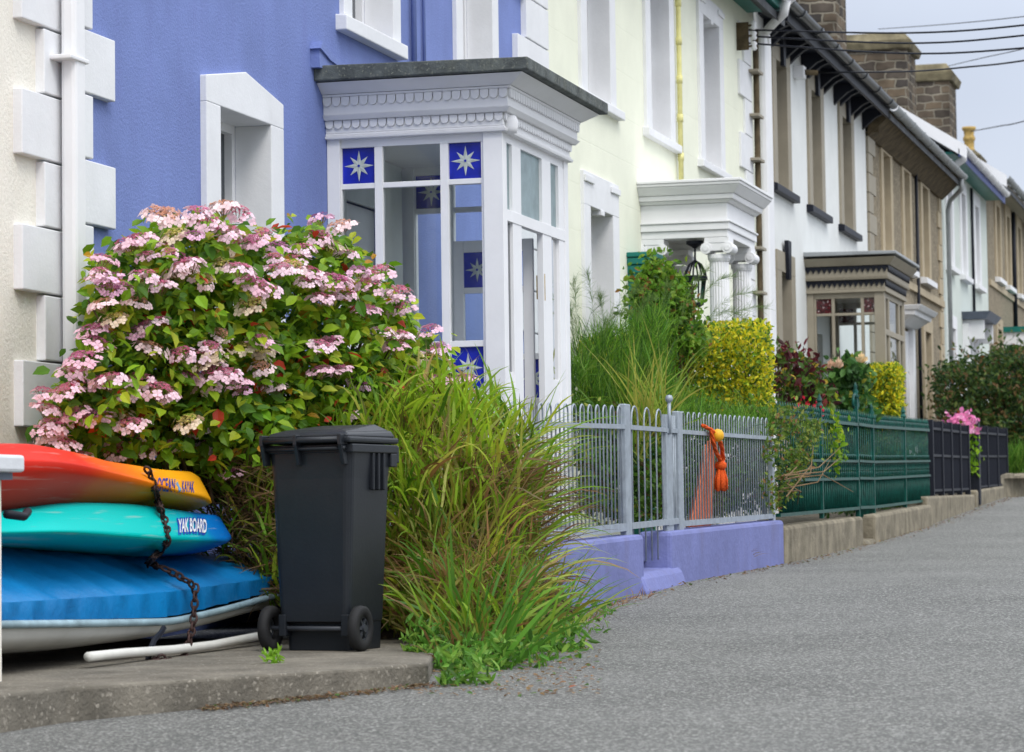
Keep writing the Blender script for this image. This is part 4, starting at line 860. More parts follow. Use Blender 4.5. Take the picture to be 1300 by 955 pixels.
# covered dinghy
M_tarp = mat('blue_tarpaulin', (.0, .20, .50), .45, .12, 3, .7, 5, col2=(.0, .14, .38), spec=.4)
M_grp = mat('white_grp_hull', (.62, .62, .58), .4, .06, 3, stain=.3, stain_col=(.35, .33, .28))
M_rim = mat('grey_rubber_rim', (.30, .42, .47), .6, .2, 8)
r3 = thing('dinghy', 'white dinghy under a blue tarpaulin at the bottom of the stack', 'dinghy', (-5.45, 10, .05))
XN = -4.98
def dz(px, py, X=XN): p = onX(px, py, X); return p[1], p[2]
stp = [(-60, 768, 793, 801, 846), (0, 765, 788, 797, 838), (65, 761, 787, 796, 833), (130, 757, 786, 795, 828), (215, 751, 784, 793, 815), (280, 742, 768, 778, 800), (345, 733, 752, 760, 782), (420, 722, 739, 746, 765), (480, 716, 730, 736, 750)]
NS = 70; Yk = [dz(s[0], s[1])[0] for s in stp]; cols_ = [[dz(s[0], s[k])[1] for s in stp] for k in (1, 2, 3, 4)]
YY = np.linspace(Yk[0], Yk[-1], NS); ZF, ZS, ZR, ZH = [smooth(np.interp(YY, Yk, c), 4) for c in cols_]
hwk = np.interp((YY-YY[0])/(YY[-1]-YY[0]), [0, .4, .7, .85, .95, 1], [.42, .47, .465, .42, .25, .03])
Xm = XN-.47
def ring(i, prof): return [(Xm+s*hwk[i]*a, YY[i], z) for s, a, z in prof]
V = []; k = 0
NP = 13
for i in range(NS):
    fold = .012*math.sin(YY[i]*23)+.01*math.sin(YY[i]*41+1)
    for j in range(NP):
        a = j/(NP-1)*2-1
        ridge = np.interp(YY[i], [10, 12.5, 14.5], [.58, .50, .46])
        z = ZF[i]+(ridge-ZF[i])*(1-abs(a)**1.5)+.012*math.sin(j*2.3+YY[i]*9)*math.sin(YY[i]*3.1+j)+.006*math.sin(j*.9-YY[i]*21)
        if abs(a) == 1: z = ZF[i]
        V.append((Xm+hwk[i]*a, YY[i], z))
    V.append((Xm+hwk[i]*1.0+.002, YY[i], ZF[i]-.004)); V.append((Xm+hwk[i]*.985+fold, YY[i], ZS[i])); V.append((Xm-hwk[i]*1.02-.012, YY[i], ZS[i]))
W_ = NP+3; Fc = []
for i in range(NS-1):
    for j in range(NP-1): Fc.append((i*W_+j, i*W_+j+1, (i+1)*W_+j+1, (i+1)*W_+j))
    Fc.append((i*W_+NP-1, i*W_+NP, (i+1)*W_+NP, (i+1)*W_+NP-1)); Fc.append((i*W_+NP, i*W_+NP+1, (i+1)*W_+NP+1, (i+1)*W_+NP)); Fc.append((i*W_, (i+1)*W_, (i+1)*W_+NP+2, i*W_+NP+2))
o = npmesh('tarpaulin', V, Fc, M_tarp, parent=r3, smooth=True); es = o.modifiers.new('e', 'EDGE_SPLIT'); es.split_angle = math.radians(32)
m = MB(); m.tube([(Xm+hwk[i]*1.03, YY[i], ZR[i]+.012) for i in range(NS)], .017, 8); m.tube([(Xm-hwk[i]*1.03, YY[i], ZR[i]+.012) for i in range(0, NS, 3)], .017, 8); m.build('rubbing_strip', M_rim, r3, smooth=True)
V = []; NP = 15
for i in range(NS):
    for j in range(NP):
        a = math.pi*j/(NP-1); c, s = math.cos(a), math.sin(a)
        V.append((Xm+hwk[i]*1.0*math.copysign(abs(c)**.8, c), YY[i], ZR[i]-(ZR[i]-max(ZH[i], SL+.02))*abs(s)**.75))
Fc = [(i*NP+j, i*NP+j+1, (i+1)*NP+j+1, (i+1)*NP+j) for i in range(NS-1) for j in range(NP-1)]
npmesh('hull', V, Fc, M_grp, parent=r3, smooth=True)
m = MB(); P = [onX(x, y, -4.93) for x, y in ((208, 797), (205, 803), (196, 812), (190, 826), (188, 838))]; m.tube(P, .014, 6); m.build('mooring_strap', M_black, r3)
# white pole on the ground
m = MB(); m.tube([onX(x, y, -4.90+.0*x) for x, y in ((112, 834), (160, 829), (220, 825), (270, 819), (322, 809), (350, 803))], .021, 12); o = m.build('pole', mat('white_plastic', (.68, .67, .62), .4, .08, 4), None, smooth=True); tag(o, 'bent white plastic pole lying on the slab under the dinghy', 'pole')
# chain
M_rust = mat('rusty_chain', (.075, .04, .035), .7, .4, 40, .4, 80, metal=.4)
def chain(pts, label, link=.052):
    P = [Vector(p) for p in pts]; Ls = [0]
    for i in range(len(P)-1): Ls.append(Ls[-1]+(P[i+1]-P[i]).length)
    n = int(Ls[-1]/(link*.74)); m = MB()
    for k in range(n):
        d = Ls[-1]*(k+.5)/n; i = max(j for j in range(len(Ls)-1) if Ls[j] <= d); t = (d-Ls[i])/(Ls[i+1]-Ls[i]); c = P[i].lerp(P[i+1], t); ax = (P[i+1]-P[i]).normalized()
        up = Vector((1, 0, 0)) if k % 2 else ax.cross(Vector((1, 0, 0))); s = ax.cross(up).normalized(); u2 = s
        L = link/2; w = link*.30
        m.tube([c+ax*(L*.55*math.copysign(1, math.cos(a))*0+L*math.cos(a))+u2*(w*math.sin(a)) for a in [2*math.pi*q/10 for q in range(10)]], .0062, 5, closed=True)
    o = m.build('chain', M_rust, None, smooth=True); tag(o, label, 'chain'); return o
cp = []
for x, y, tr in ((186, 594, 0), (192, 606, tree_r), (196, 620, tree_r), (199, 634, tree_r), (203, 645, tree_r), (207, 655, tree_t), (211, 668, tree_t), (213, 680, tree_t), (212, 688, tree_t), (205, 700, tree_t), (194, 708, tree_t)):
    p = onX(x, y, XK+.34)
    if tr:
        h_ = tr.ray_cast(Vector((-3, p[1], p[2])), Vector((-1, 0, 0)))
        if h_[0] is not None: p = onX(x, y, h_[0].x+.015)
    cp.append(p)
cp += [onX(188, 716, -5.15), onX(205, 720, -5.05), onX(225, 730, -4.98), onX(242, 741, -4.94), onX(248, 747, -4.93), onX(247, 770, -4.92), onX(245, 795, -4.91), onX(240, 815, -4.90), onX(234, 832, -4.9), onX(226, 841, -4.9), onX(205, 842, -4.9), onX(194, 838, -4.9), onX(205, 836, -4.88), onX(220, 842, -4.86)]
chain(cp, 'rusty chain draped over the stacked boats down to the slab')
# ------------------------------------------------------------------ wheelie bin
M_bin = mat('dark_bin_plastic', (.013, .016, .021), .42, .12, 3, .06, 60, spec=.35, stain=.12, stain_col=(.035, .038, .038))
M_rub = mat('black_rubber', (.018, .018, .019), .75, .1, 10)
M_hub = mat('hub_plastic', (.05, .055, .065), .4)
def build_bin():
    c0 = onD(421, 808, 13.35); phi = math.radians(27); vd = np.array([c0[0]-CP[0], c0[1]-CP[1]]); vd /= np.linalg.norm(vd); rr = np.array([vd[1], -vd[0]])
    wd = rr*math.cos(phi)-vd*math.sin(phi); dd = vd*math.cos(phi)+rr*math.sin(phi)
    base = np.array([c0[0], c0[1]])
    root = thing('wheelie_bin', 'dark grey wheelie bin standing on the concrete slab', 'bin', (base[0], base[1], SL))
    def T(u, w, z): q = base+wd*u*.93+dd*w*.95; return (q[0], q[1], SL+z)
    def tbox(m, u0, u1, w0, w1, z0, z1, mi=0, tu=0, tw=0): m.hexa([T(u0, w0, z0), T(u1, w0, z0), T(u1, w1, z0), T(u0, w1, z0)], [T(u0-tu, w0-tw, z1), T(u1+tu, w0-tw, z1), T(u1+tu, w1+tw, z1), T(u0-tu, w1+tw, z1)], mi)
    m = MB(); H = .985
    # tapered rounded body: stacked rounded rectangles; u width, w depth (w=-.22 is the wheel side)
    def rr_ring(hu, w0, w1, rad, z):
        P = []; cu_ = [(hu-rad, w0+rad, -90), (hu-rad, w1-rad, 0), (-(hu-rad), w1-rad, 90), (-(hu-rad), w0+rad, 180)]
        for a, b, st in cu_:
            for k in range(5): t = math.radians(st+22.5*k); P.append(T(a+rad*math.cos(t), b+rad*math.sin(t), z))
        return P
    rings = [rr_ring(.185, -.13, .20, .03, .0), rr_ring(.19, -.135, .205, .035, .13), rr_ring(.196, -.19, .208, .035, .135), rr_ring(.20, -.195, .21, .035, .22), rr_ring(.225, -.215, .235, .04, .80), rr_ring(.235, -.225, .25, .04, H-.06), rr_ring(.237, -.225, .255, .04, H-.055)]
    for rg in rings: m.v += rg
    n = 20
    for i in range(len(rings)-1):
        for j in range(n): j2 = (j+1) % n; m.f.append((i*n+j, i*n+j2, (i+1)*n+j2, (i+1)*n+j)); m.m.append(0)
    m.f.append(tuple(range(n))[::-1]); m.m.append(0); m.f.append(tuple(range((len(rings)-1)*n, len(rings)*n))); m.m.append(0)
    bd = m.build('body', M_bin, root, bevel=.006)
    m = MB(); tbox(m, -.25, .25, -.235, .275, H-.065, H-.025); tbox(m, -.245, .245, .27, .30, H-.11, H-.03)
    # web ribs under the rim on the right side
    for w in (-.0, .06, .12): tbox(m, .222, .246, w, w+.018, H-.24, H-.065)
    tbox(m, .215, .248, .20, .27, H-.13, H-.065); tbox(m, -.248, -.215, .20, .27, H-.13, H-.065)
    m.build('rim', M_bin, root, bevel=.005)
    m = MB()                                              # lid, rising towards the front
    def lidring(e, z0, z1, zz): return [T(-.245+e, -.26+e, z0), T(.245-e, -.26+e, z0), T(.245-e, .30-e, z1), T(-.245+e, .30-e, z1)]
    m.hexa(lidring(0, H-.02, H-.02, 0), lidring(0, H+.01, H+.01, 0)); m.hexa(lidring(.012, H+.0105, H+.0105, 0), lidring(.03, H+.03, H+.045, 0)); m.hexa(lidring(.035, H+.029, H+.044, 0), lidring(.09, H+.045, H+.075, 0))
    lid = m.build('lid', M_bin, root, bevel=.010)
    m = MB()                                              # handle bar along the back with brackets
    m.tube([T(-.235, -.275, H-.005), T(.21, -.275, H-.005)], .014, 10); m.tube([T(-.235, -.258, H-.045), T(.22, -.258, H-.045)], .010, 8); m.build('handle', M_bin, root, smooth=True)
    for u in (-.24, -.05, .20):
        m = MB(); tbox(m, u-.008, u+.012, -.29, -.21, H-.03, H+.02); m.hexa([T(u-.008, -.25, H-.12), T(u+.012, -.25, H-.12), T(u+.012, -.20, H-.12), T(u-.008, -.20, H-.12)], [T(u-.008, -.285, H-.03), T(u+.012, -.285, H-.03), T(u+.012, -.20, H-.03), T(u-.008, -.20, H-.03)]); m.build('hinge_bracket', M_bin, root, bevel=.003)
    m = MB(); m.tube([T(-.245, -.175, .105), T(.245, -.175, .105)], .012, 10); m.build('axle', M_hub, root, smooth=True)
    def circ(u, w, z, r, n=32): return [T(u, w+r*math.cos(2*math.pi*k/n), z+r*math.sin(2*math.pi*k/n)) for k in range(n)]
    for s in (-1, 1):
        m = MB(); u = s*.252; prof = [(-.024, .055), (-.026, .090), (-.020, .103), (0, .106), (.020, .103), (.026, .090), (.024, .055)]; k0 = 0; n = 32
        for du, r in prof: m.v += circ(u+du, -.175, .106, r)
        for i in range(len(prof)):
            i2 = (i+1) % len(prof)
            for j in range(n): j2 = (j+1) % n; m.f.append((i*n+j, i*n+j2, i2*n+j2, i2*n+j)); m.m.append(0)
        w_ = m.build('wheel', M_rub, root, smooth=True)
        m = MB(); m.v += circ(u+s*.016, -.175, .106, .058); m.v += circ(u+s*.010, -.175, .106, .058)
        m.v += circ(u+s*.016, -.175, .106, .048); m.v += circ(u+s*.010, -.175, .106, .048)
        for j in range(n):
            j2 = (j+1) % n
            for a, b in ((0, 1), (1, 3), (3, 2), (2, 0)): m.f.append((a*n+j, a*n+j2, b*n+j2, b*n+j)); m.m.append(0)
        for q in range(6):
            a = q*math.pi/3; c, s_ = math.cos(a), math.sin(a); pc = [(-.006, .012), (.006, .012), (.004, .05), (-.004, .05)]
            m.hexa([T(u+s*.008, -.175+c*r-s_*t, .106+s_*r+c*t) for t, r in pc], [T(u+s*.018, -.175+c*r-s_*t, .106+s_*r+c*t) for t, r in pc])
        m.tube([T(u-.01, -.175, .106), T(u+s*.030, -.175, .106)], .018, 12); m.build('hub', M_hub, w_)
    for u in (-.175, .175):
        m = MB(); tbox(m, u-.02, u+.02, -.20, -.13, .07, .17); m.build('axle_mount', M_bin, root, bevel=.004)
build_bin()
# ------------------------------------------------------------------ lantern & teal post
P = onX(882, 306, -5.5); P = np.array([-5.5, P[1], P[2]])
ln = thing('hanging_lantern', 'black iron lantern hanging in the columned porch', 'lantern', tuple(P))
x, y, z = P; m = MB(); m.lathe([(.085, -.0), (.085, -.03), (.03, -.06), (.02, -.07)][::-1], (x, y, z), 14); m.tube([(x, y, z), (x, y, z-.22)], .010, 8); m.build('rod', M_black, ln)
m = MB()
for k in range(8):
    a = k*math.pi/4; m.tube([(x, y, z-.19), (x+.06*math.cos(a), y+.06*math.sin(a), z-.23), (x+.10*math.cos(a), y+.10*math.sin(a), z-.31), (x+.105*math.cos(a), y+.105*math.sin(a), z-.35)], .009, 6)
m.lathe([(.12, -.38), (.12, -.35), (.10, -.34)], (x, y, z), 16)
m.build('crown', M_black, ln)
m = MB()
for k in range(6): a = k*math.pi/3; m.tube([(x+.10*math.cos(a), y+.10*math.sin(a), z-.37), (x+.07*math.cos(a), y+.07*math.sin(a), z-.60)], .009, 6)
m.lathe([(.03, -.65), (.08, -.62), (.08, -.60)], (x, y, z), 12); m.build('cage', M_black, ln)
m = MB(); m.lathe([(.065, -.60), (.092, -.38)], (x, y, z), 6); m.build('glass', GLASS, ln)
y_ = YX(806, -5.95); tp = thing('doorway_pilaster', 'teal painted post with moulded cap left of the columned porch', 'post', (-5.9, y_, .3))
zt_ = onX(806, 316, -5.85)[2]; m = MB(); m.box(-6.0, -5.86, y_, y_+.42, .3, zt_-.28); m.build('shaft', M_teal, tp, bevel=.01)
m = MB()
for z0, z1, o in ((-.28, -.20, .02), (-.20, -.12, .05), (-.118, -.05, .09), (-.048, 0, .12)): m.box(-6.0, -5.86+o, y_-o*.4, y_+.42+o*.4, zt_+z0, zt_+z1-.002)
m.build('cap', M_teal, tp, bevel=.008)
# rocks behind the railings
for k in range(7):
    bm = bmesh.new(); bmesh.ops.create_icosphere(bm, subdivisions=2, radius=random.uniform(.07, .15))
    for v in bm.verts: v.co *= random.uniform(.8, 1.15); v.co.z *= .7
    me = bpy.data.meshes.new('rock'); bm.to_mesh(me); bm.free(); me.materials.append(M_rock)
    o = bpy.data.objects.new('rock', me); COL.objects.link(o); o.location = (random.uniform(-4.75, -4.45), 17.0+k*.13, .30+.12*(k % 3)); tag(o, 'pale grey rocks heaped behind the left grey railings', 'rock', 'rocks heaped behind the railings')
# ================================================================== plants
def rot_to(n):
    n = n/np.linalg.norm(n, axis=1, keepdims=True); a = np.where(np.abs(n[:, 2:3]) < .9, [[0, 0, 1.]], [[1., 0, 0]]); u = np.cross(a, n); u /= np.linalg.norm(u, axis=1, keepdims=True); return u, np.cross(n, u), n
def leafcloud(name, P, size, cols, parent, nrm=None, aspect=.5, fold=.25, mats=None, up=.0, droop=0):
    """one pointed oval leaf per point; six vertices, folded along the midrib"""
    P = np.asarray(P); n = len(P); size = np.broadcast_to(size, (n,))
    d = rng.normal(size=(n, 3)); d[:, 2] = d[:, 2]*.6+up
    if nrm is not None: d = d*.55+nrm
    ax, _, _ = rot_to(d)                                # random leaf axes perpendicular to normal d
    nn = d/np.linalg.norm(d, axis=1, keepdims=True); th = rng.uniform(0, 2*np.pi, (n, 1)); u, v, _ = rot_to(nn); ax = u*np.cos(th)+v*np.sin(th)
    ax[:, 2] -= droop; ax /= np.linalg.norm(ax, axis=1, keepdims=True); sd_ = np.cross(nn, ax); sd_ /= np.linalg.norm(sd_, axis=1, keepdims=True)
    L = size[:, None]; w = L*aspect*.5
    pts = [P, P+ax*L*.30+sd_*w*.85+nn*w*fold, P+ax*L*.65+sd_*w*.8+nn*w*fold, P+ax*L-nn*L*.08, P+ax*L*.65-sd_*w*.8+nn*w*fold, P+ax*L*.30-sd_*w*.85+nn*w*fold, P+ax*L*.5]
    V = np.stack(pts, 1).reshape(-1, 3); b = np.arange(n)[:, None]*7
    F = np.concatenate([b+np.array([[0, 6, 1]]), b+np.array([[1, 6, 2]]), b+np.array([[2, 6, 3]]), b+np.array([[3, 6, 4]]), b+np.array([[4, 6, 5]]), b+np.array([[5, 6, 0]])])
    C_ = np.repeat(np.asarray(cols), 7, 0); return npmesh(name, V, F, mats or M_leafA, parent=parent, cols=C_)
def palette(n, items, jit=.18):
    w = np.array([i[1] for i in items], float); idx = rng.choice(len(items), n, p=w/w.sum()); c = np.array([i[0] for i in items])[idx]; return np.clip(c*rng.uniform(1-jit, 1+jit, (n, 1))*rng.uniform(.93, 1.07, (n, 3)), 0, 1)
def blades(name, P0, D0, L, Wd, cols, parent, seg=6, grav=.6, mats=None, wig=0):
    """arching strap leaves"""
    n = len(P0); P = np.array(P0, float); D = np.array(D0, float); D /= np.linalg.norm(D, axis=1, keepdims=True); L = np.broadcast_to(L, (n,)); Wd = np.broadcast_to(Wd, (n,)); grav = np.broadcast_to(grav, (n,))
    side = np.cross(D, rng.normal(size=(n, 3))); side /= np.linalg.norm(side, axis=1, keepdims=True); rows = []
    for k in range(seg+1):
        t = k/seg; w = (Wd*(1-t**2.2)*(.55+.45*min(1, t*4)))[:, None]*.5
        rows.append(P-side*w); rows.append(P+side*w)
        P = P+D*(L/seg)[:, None]; D = D+np.array([0, 0, -1.])*(grav*(.25+t)*1.6/seg)[:, None]+rng.normal(size=(n, 3))*wig; D /= np.linalg.norm(D, axis=1, keepdims=True)
        side = side-D*np.sum(side*D, 1, keepdims=True); side /= np.linalg.norm(side, axis=1, keepdims=True)
    m_ = 2*(seg+1); V = np.stack(rows, 1).reshape(-1, 3); b = np.arange(n)[:, None]*m_
    F = np.concatenate([b+np.array([[2*k, 2*k+1, 2*k+3, 2*k+2]]) for k in range(seg)]); return npmesh(name, V, F, mats or M_leafA, parent=parent, cols=np.repeat(cols, m_, 0))
def inpoly(x, y, poly):
    r = np.zeros(len(x), bool); n = len(poly)
    for i in range(n):
        x1, y1 = poly[i]; x2, y2 = poly[(i+1) % n]; c = ((y1 > y) != (y2 > y)) & (x < (x2-x1)*(y-y1)/((y2-y1) or 1e-9)+x1); r ^= c
    return r
def edge_dist(x, y, poly):
    d = np.full(len(x), 1e9); n = len(poly)
    for i in range(n):
        a = np.array(poly[i], float); b = np.array(poly[(i+1) % n], float); ab = b-a; t = np.clip(((x-a[0])*ab[0]+(y-a[1])*ab[1])/max(ab@ab, 1e-9), 0, 1); d = np.minimum(d, np.hypot(x-a[0]-t*ab[0], y-a[1]-t*ab[1]))
    return d
def volume(n, poly, depth, thick, er=50, lumps=0, jit=.05):
    """points filling a rounded crown: outline on the front plane at the given depth (function of x), thickness in metres"""
    poly = np.array(poly, float); out = []
    lo, hi = poly.min(0), poly.max(0)
    while sum(len(o) for o in out) < n:
        x = rng.uniform(lo[0], hi[0], n*2); y = rng.uniform(lo[1], hi[1], n*2); k = inpoly(x, y, poly); x, y = x[k], y[k]; e_ = np.clip(edge_dist(x, y, poly)/er, 0, 1)
        half = thick/2*np.sqrt(1-(1-e_)**2+.03); D = depth(x) if callable(depth) else np.full(len(x), depth); t = rng.uniform(-1, 1, len(x)); t = np.sign(t)*np.abs(t)**.6
        if lumps:
            g = np.sin(x*.11+y*.07)+np.sin(x*.05-y*.13+2)+np.sin(x*.19+y*.17+1); half = half*(1+.18*g); keep = rng.uniform(size=len(x)) < .55+.25*g; x, y, D, t, half = x[keep], y[keep], D[keep], t[keep], half[keep]
        Dz = D+t*half; R_ = CF[None]+CR[None]*((x-CX)/FPX)[:, None]-CU[None]*((y-CY)/FPX)[:, None]; out.append(CP+R_*Dz[:, None]+rng.normal(size=(len(x), 3))*jit*(rng.uniform(size=(len(x), 1)) < .35))
    return np.concatenate(out)[:n]
GRN = [((.16, .31, .015), 4), ((.26, .43, .02), 3.5), ((.07, .17, .012), 2.5), ((.40, .47, .03), 1.6), ((.50, .05, .02), .3), ((.46, .25, .02), .4)]
# ---- hydrangea
hy_d = lambda x: np.interp(x, [30, 110, 300, 480, 620], [13.55, 13.9, 14.6, 15.6, 16.5])
HYP = [(48, 565), (45, 520), (70, 470), (95, 430), (112, 330), (150, 300), (185, 275), (270, 256), (330, 285), (400, 268), (450, 300), (500, 350), (545, 415), (600, 480), (610, 560), (560, 600), (350, 620), (300, 615), (200, 600), (130, 590)]
hy = thing('hydrangea', 'huge lacecap hydrangea with pink flowers against the purple wall', 'shrub', tuple(onD(300, 600, 14.7)))
hy_in = [(60, 560), (60, 520), (85, 475), (105, 440), (125, 340), (160, 310), (200, 290), (270, 275), (330, 300), (400, 290), (445, 315), (490, 360), (535, 425), (580, 490), (590, 560), (540, 600), (350, 620), (300, 610), (200, 590), (130, 585)]
P = volume(15000, hy_in, hy_d, 1.15, 70, lumps=1)
leafcloud('leaves', P, rng.uniform(.045, .10, len(P)), palette(len(P), GRN), hy, nrm=np.array([[.15, -.35, .75]]), aspect=.68, fold=.3, droop=.25)
m = MB()
for k in range(110):
    x = random.uniform(110, 560); p0 = onD(x*.5+170, 640, hy_d(x)+random.uniform(-.1, .4)); yt = random.uniform(300, 560); p1 = onD(x, max(yt, np.interp(x, [60, 120, 270, 420, 560], [540, 340, 290, 310, 480])+15), hy_d(x)+random.uniform(-.4, .4)); pm = (p0+p1)/2+np.array([0, 0, .1]); m.tube([p0, pm, p1], [.010, .008, .004], 5)
m.build('stems', M_stem, hy, smooth=True)
def floret(V, F, C_, c, n, r, col, rg, np_=4):
    n = n/np.linalg.norm(n); a = np.array([0, 0, 1.]) if abs(n[2]) < .9 else np.array([1., 0, 0]); u = np.cross(a, n); u /= np.linalg.norm(u); v = np.cross(n, u); ph = rg.uniform(0, 6.28)
    for k in range(np_):
        t = ph+k*2*math.pi/np_; d = u*math.cos(t)+v*math.sin(t); s = np.cross(n, d); b = len(V); cc = col*rg.uniform(.88, 1.1)
        V += [c, c+d*r*.55+s*r*.46+n*r*.1, c+d*r*.95+s*r*.28+n*r*.06, c+d*r*.95-s*r*.28+n*r*.06, c+d*r*.55-s*r*.46+n*r*.1]; F.append((b, b+1, b+2, b+3, b+4)); C_ += [cc*.85, cc, cc, cc, cc]
def head_mesh(seed, centre, pale, faded=False):
    rg = np.random.default_rng(seed); V, F, C_ = [], [], []; R = .075
    for k in range(70):
        r = R*.72*math.sqrt(rg.uniform()); a = rg.uniform(0, 6.28); c = np.array([r*math.cos(a), r*math.sin(a), .022*(1-(r/R)**2)+rg.uniform(-.003, .006)])
        floret(V, F, C_, c, np.array([c[0]*4, c[1]*4, 1])+rg.normal(size=3)*.25, .0075, np.array(centre)*rg.uniform(.75, 1.35), rg, 3)
    for k in range(15):
        a = k*2*math.pi/15+rg.uniform(-.2, .2); r = R*rg.uniform(.72, 1.12); c = np.array([r*math.cos(a), r*math.sin(a), -.006+rg.uniform(-.014, .010)])
        floret(V, F, C_, c, np.array([c[0]*9, c[1]*9, .8])+rg.normal(size=3)*.25, rg.uniform(.019, .026), np.array(pale)*rg.uniform(.9, 1.05), rg)
    for k in range(14):   # stalks
        a = k*2*math.pi/14; b = len(V); r = R*.8; V += [np.array([0, 0, -.06]), np.array([r*math.cos(a), r*math.sin(a), -.006]), np.array([r*math.cos(a+.12), r*math.sin(a+.12), -.006])]; F.append((b, b+1, b+2)); C_ += [np.array([.2, .12, .06])]*3
    me = bpy.data.meshes.new('flower_head'); me.from_pydata([tuple(v) for v in V], [], F); me.materials.append(M_petal); at = me.color_attributes.new('Col', 'FLOAT_COLOR', 'POINT'); c = np.ones((len(V), 4), np.float32); c[:, :3] = np.clip(np.array(C_), 0, 1); at.data.foreach_set('color', c.ravel()); return me
HM = [head_mesh(1, (.52, .13, .22), (.92, .64, .74)), head_mesh(2, (.46, .12, .24), (.90, .57, .69)), head_mesh(3, (.36, .11, .24), (.86, .54, .72)), head_mesh(4, (.60, .30, .20), (.92, .70, .72)), head_mesh(5, (.56, .15, .26), (.94, .70, .79)), head_mesh(6, (.50, .42, .12), (.80, .66, .50))]
HD = [(575, 100), (690, 85), (780, 65), (850, 90), (460, 190), (600, 170), (335, 265), (350, 335), (360, 378), (490, 325), (540, 365), (650, 285), (620, 310), (780, 245), (800, 160), (870, 200), (940, 170), (850, 300), (1000, 300), (1050, 290), (1110, 350), (1210, 350), (900, 355), (950, 385), (890, 435), (1155, 410), (325, 435), (370, 490), (290, 530), (300, 580), (515, 510), (510, 600), (630, 620), (250, 640), (220, 690), (190, 760), (110, 770), (120, 830), (150, 890), (130, 940), (280, 730), (350, 720), (465, 720), (550, 760), (415, 780), (220, 850), (300, 860), (435, 890), (650, 880), (750, 620), (740, 690), (800, 700), (925, 570), (1155, 590), (1155, 685), (430, 945), (540, 90), (720, 120), (420, 205), (560, 215)]
HD = [(20+a/2.983, 240+b/2.983) for a, b in HD]
HD += [(405, 276), (432, 286), (405, 300), (440, 322), (455, 343), (480, 345), (508, 370), (395, 345), (440, 373), (465, 392), (487, 420), (508, 425), (545, 418), (556, 440), (525, 455), (415, 435), (428, 470), (562, 482), (590, 480), (272, 568), (215, 566), (180, 572), (292, 600), (320, 604), (246, 545), (150, 575), (60, 545), (80, 562), (100, 580), (420, 310), (425, 355), (385, 315), (350, 312), (470, 360), (372, 330), (130, 560), (500, 438)]
HD = HD[:98]
for i, (x, y) in enumerate(HD):
    D = float(hy_d(x))-.72*math.sqrt(max(0.02, 1-((x-310)/300)**2))*(1.0 if y > 330 else .6)-random.uniform(-.05, .12)
    if y > 540: D = float(hy_d(x))-random.uniform(.25, .45)
    mi = random.choices(range(6), [4, 4, 2, 1.2, 4, .7])[0]
    if (x, y) in ((0, 0),): mi = 5
    o = bpy.data.objects.new('flower_head', HM[mi]); COL.objects.link(o); o.parent = hy; p = Vector(onD(x, y, D)); o.location = p-OFF[hy.name]; OFF[o.name] = OFF[hy.name]
    o.rotation_euler = (random.uniform(.05, .55), random.uniform(-.3, .35), random.uniform(0, 6.28)) if random.random() < .75 else (random.uniform(.5, 1.0), random.uniform(-.3, .6), 0)
    # tilt towards the viewer: rotate about the camera's right axis
    q = Vector((CR[0], CR[1], 0)).normalized(); R_ = Matrix.Rotation(random.uniform(.05, .5), 3, q) @ Matrix.Rotation(random.uniform(-.3, .3), 3, Vector((-q.y, q.x, 0))) @ Matrix.Rotation(random.uniform(0, 6.28), 3, 'Z'); o.rotation_euler = R_.to_euler()
    s = random.uniform(.85, 1.18); o.scale = (s, s, s)
VV, FF, CC = [], [], []
for k in range(45):
    x = random.uniform(110, 560); top = np.interp(x, [60, 120, 270, 420, 560], [540, 330, 268, 285, 440]); y = top+random.uniform(5, 230)**1.0
    if y > 590: continue
    D = float(hy_d(x))-.62*math.sqrt(max(.02, 1-((x-310)/300)**2))+random.uniform(-.1, .1); p = Vector(onD(x, y, D)); src = random.choice(HM); q = Vector((CR[0], CR[1], 0)).normalized()
    R_ = Matrix.Rotation(random.uniform(.1, .7), 3, q) @ Matrix.Rotation(random.uniform(-.4, .4), 3, Vector((-q.y, q.x, 0))) @ Matrix.Rotation(random.uniform(0, 6.28), 3, 'Z'); sc_ = random.uniform(.55, .95); b = len(VV); ca = src.color_attributes['Col'].data
    VV += [tuple(p+R_ @ (v.co*sc_)) for v in src.vertices]; FF += [tuple(i+b for i in f.vertices) for f in src.polygons]; CC += [tuple(c.color)[:3] for c in ca]
o = npmesh('small_flower_heads', np.array(VV), FF, M_petal, parent=hy, cols=np.array(CC)); o['kind'] = 'stuff'
# ---- long grass bank
GC = [((.17, .33, .015), 4), ((.30, .45, .025), 3.5), ((.08, .19, .012), 3), ((.46, .50, .04), .8), ((.36, .20, .06), 1.0), ((.18, .09, .03), 1.8), ((.60, .46, .22), .35)]
GD = [((.33, .2, .08), 3), ((.18, .1, .045), 3), ((.5, .38, .18), 1), ((.1, .06, .03), 3)]
gr = thing('grass_clump', 'big clump of long arching grass leaves beside the bin', 'grass clump', tuple(onD(600, 800, 14)))
def roots(n, poly, dfun, th=.5):
    poly = np.array(poly, float); lo, hi = poly.min(0), poly.max(0); xs, ys = [], []
    while len(xs) < n:
        x = rng.uniform(lo[0], hi[0], n); y = rng.uniform(lo[1], hi[1], n); k = inpoly(x, y, poly); xs += list(x[k]); ys += list(y[k])
    x = np.array(xs[:n]); y = np.array(ys[:n]); D = dfun(x, y)+rng.uniform(-th, th, n); D = np.where((x < 535) & (y > 540), np.maximum(D, 14.35), D); D = np.where((x < 565) & (y > 540), np.maximum(D, 13.9), D); R_ = CF[None]+CR[None]*((x-CX)/FPX)[:, None]-CU[None]*((y-CY)/FPX)[:, None]; return CP+R_*D[:, None], x, y
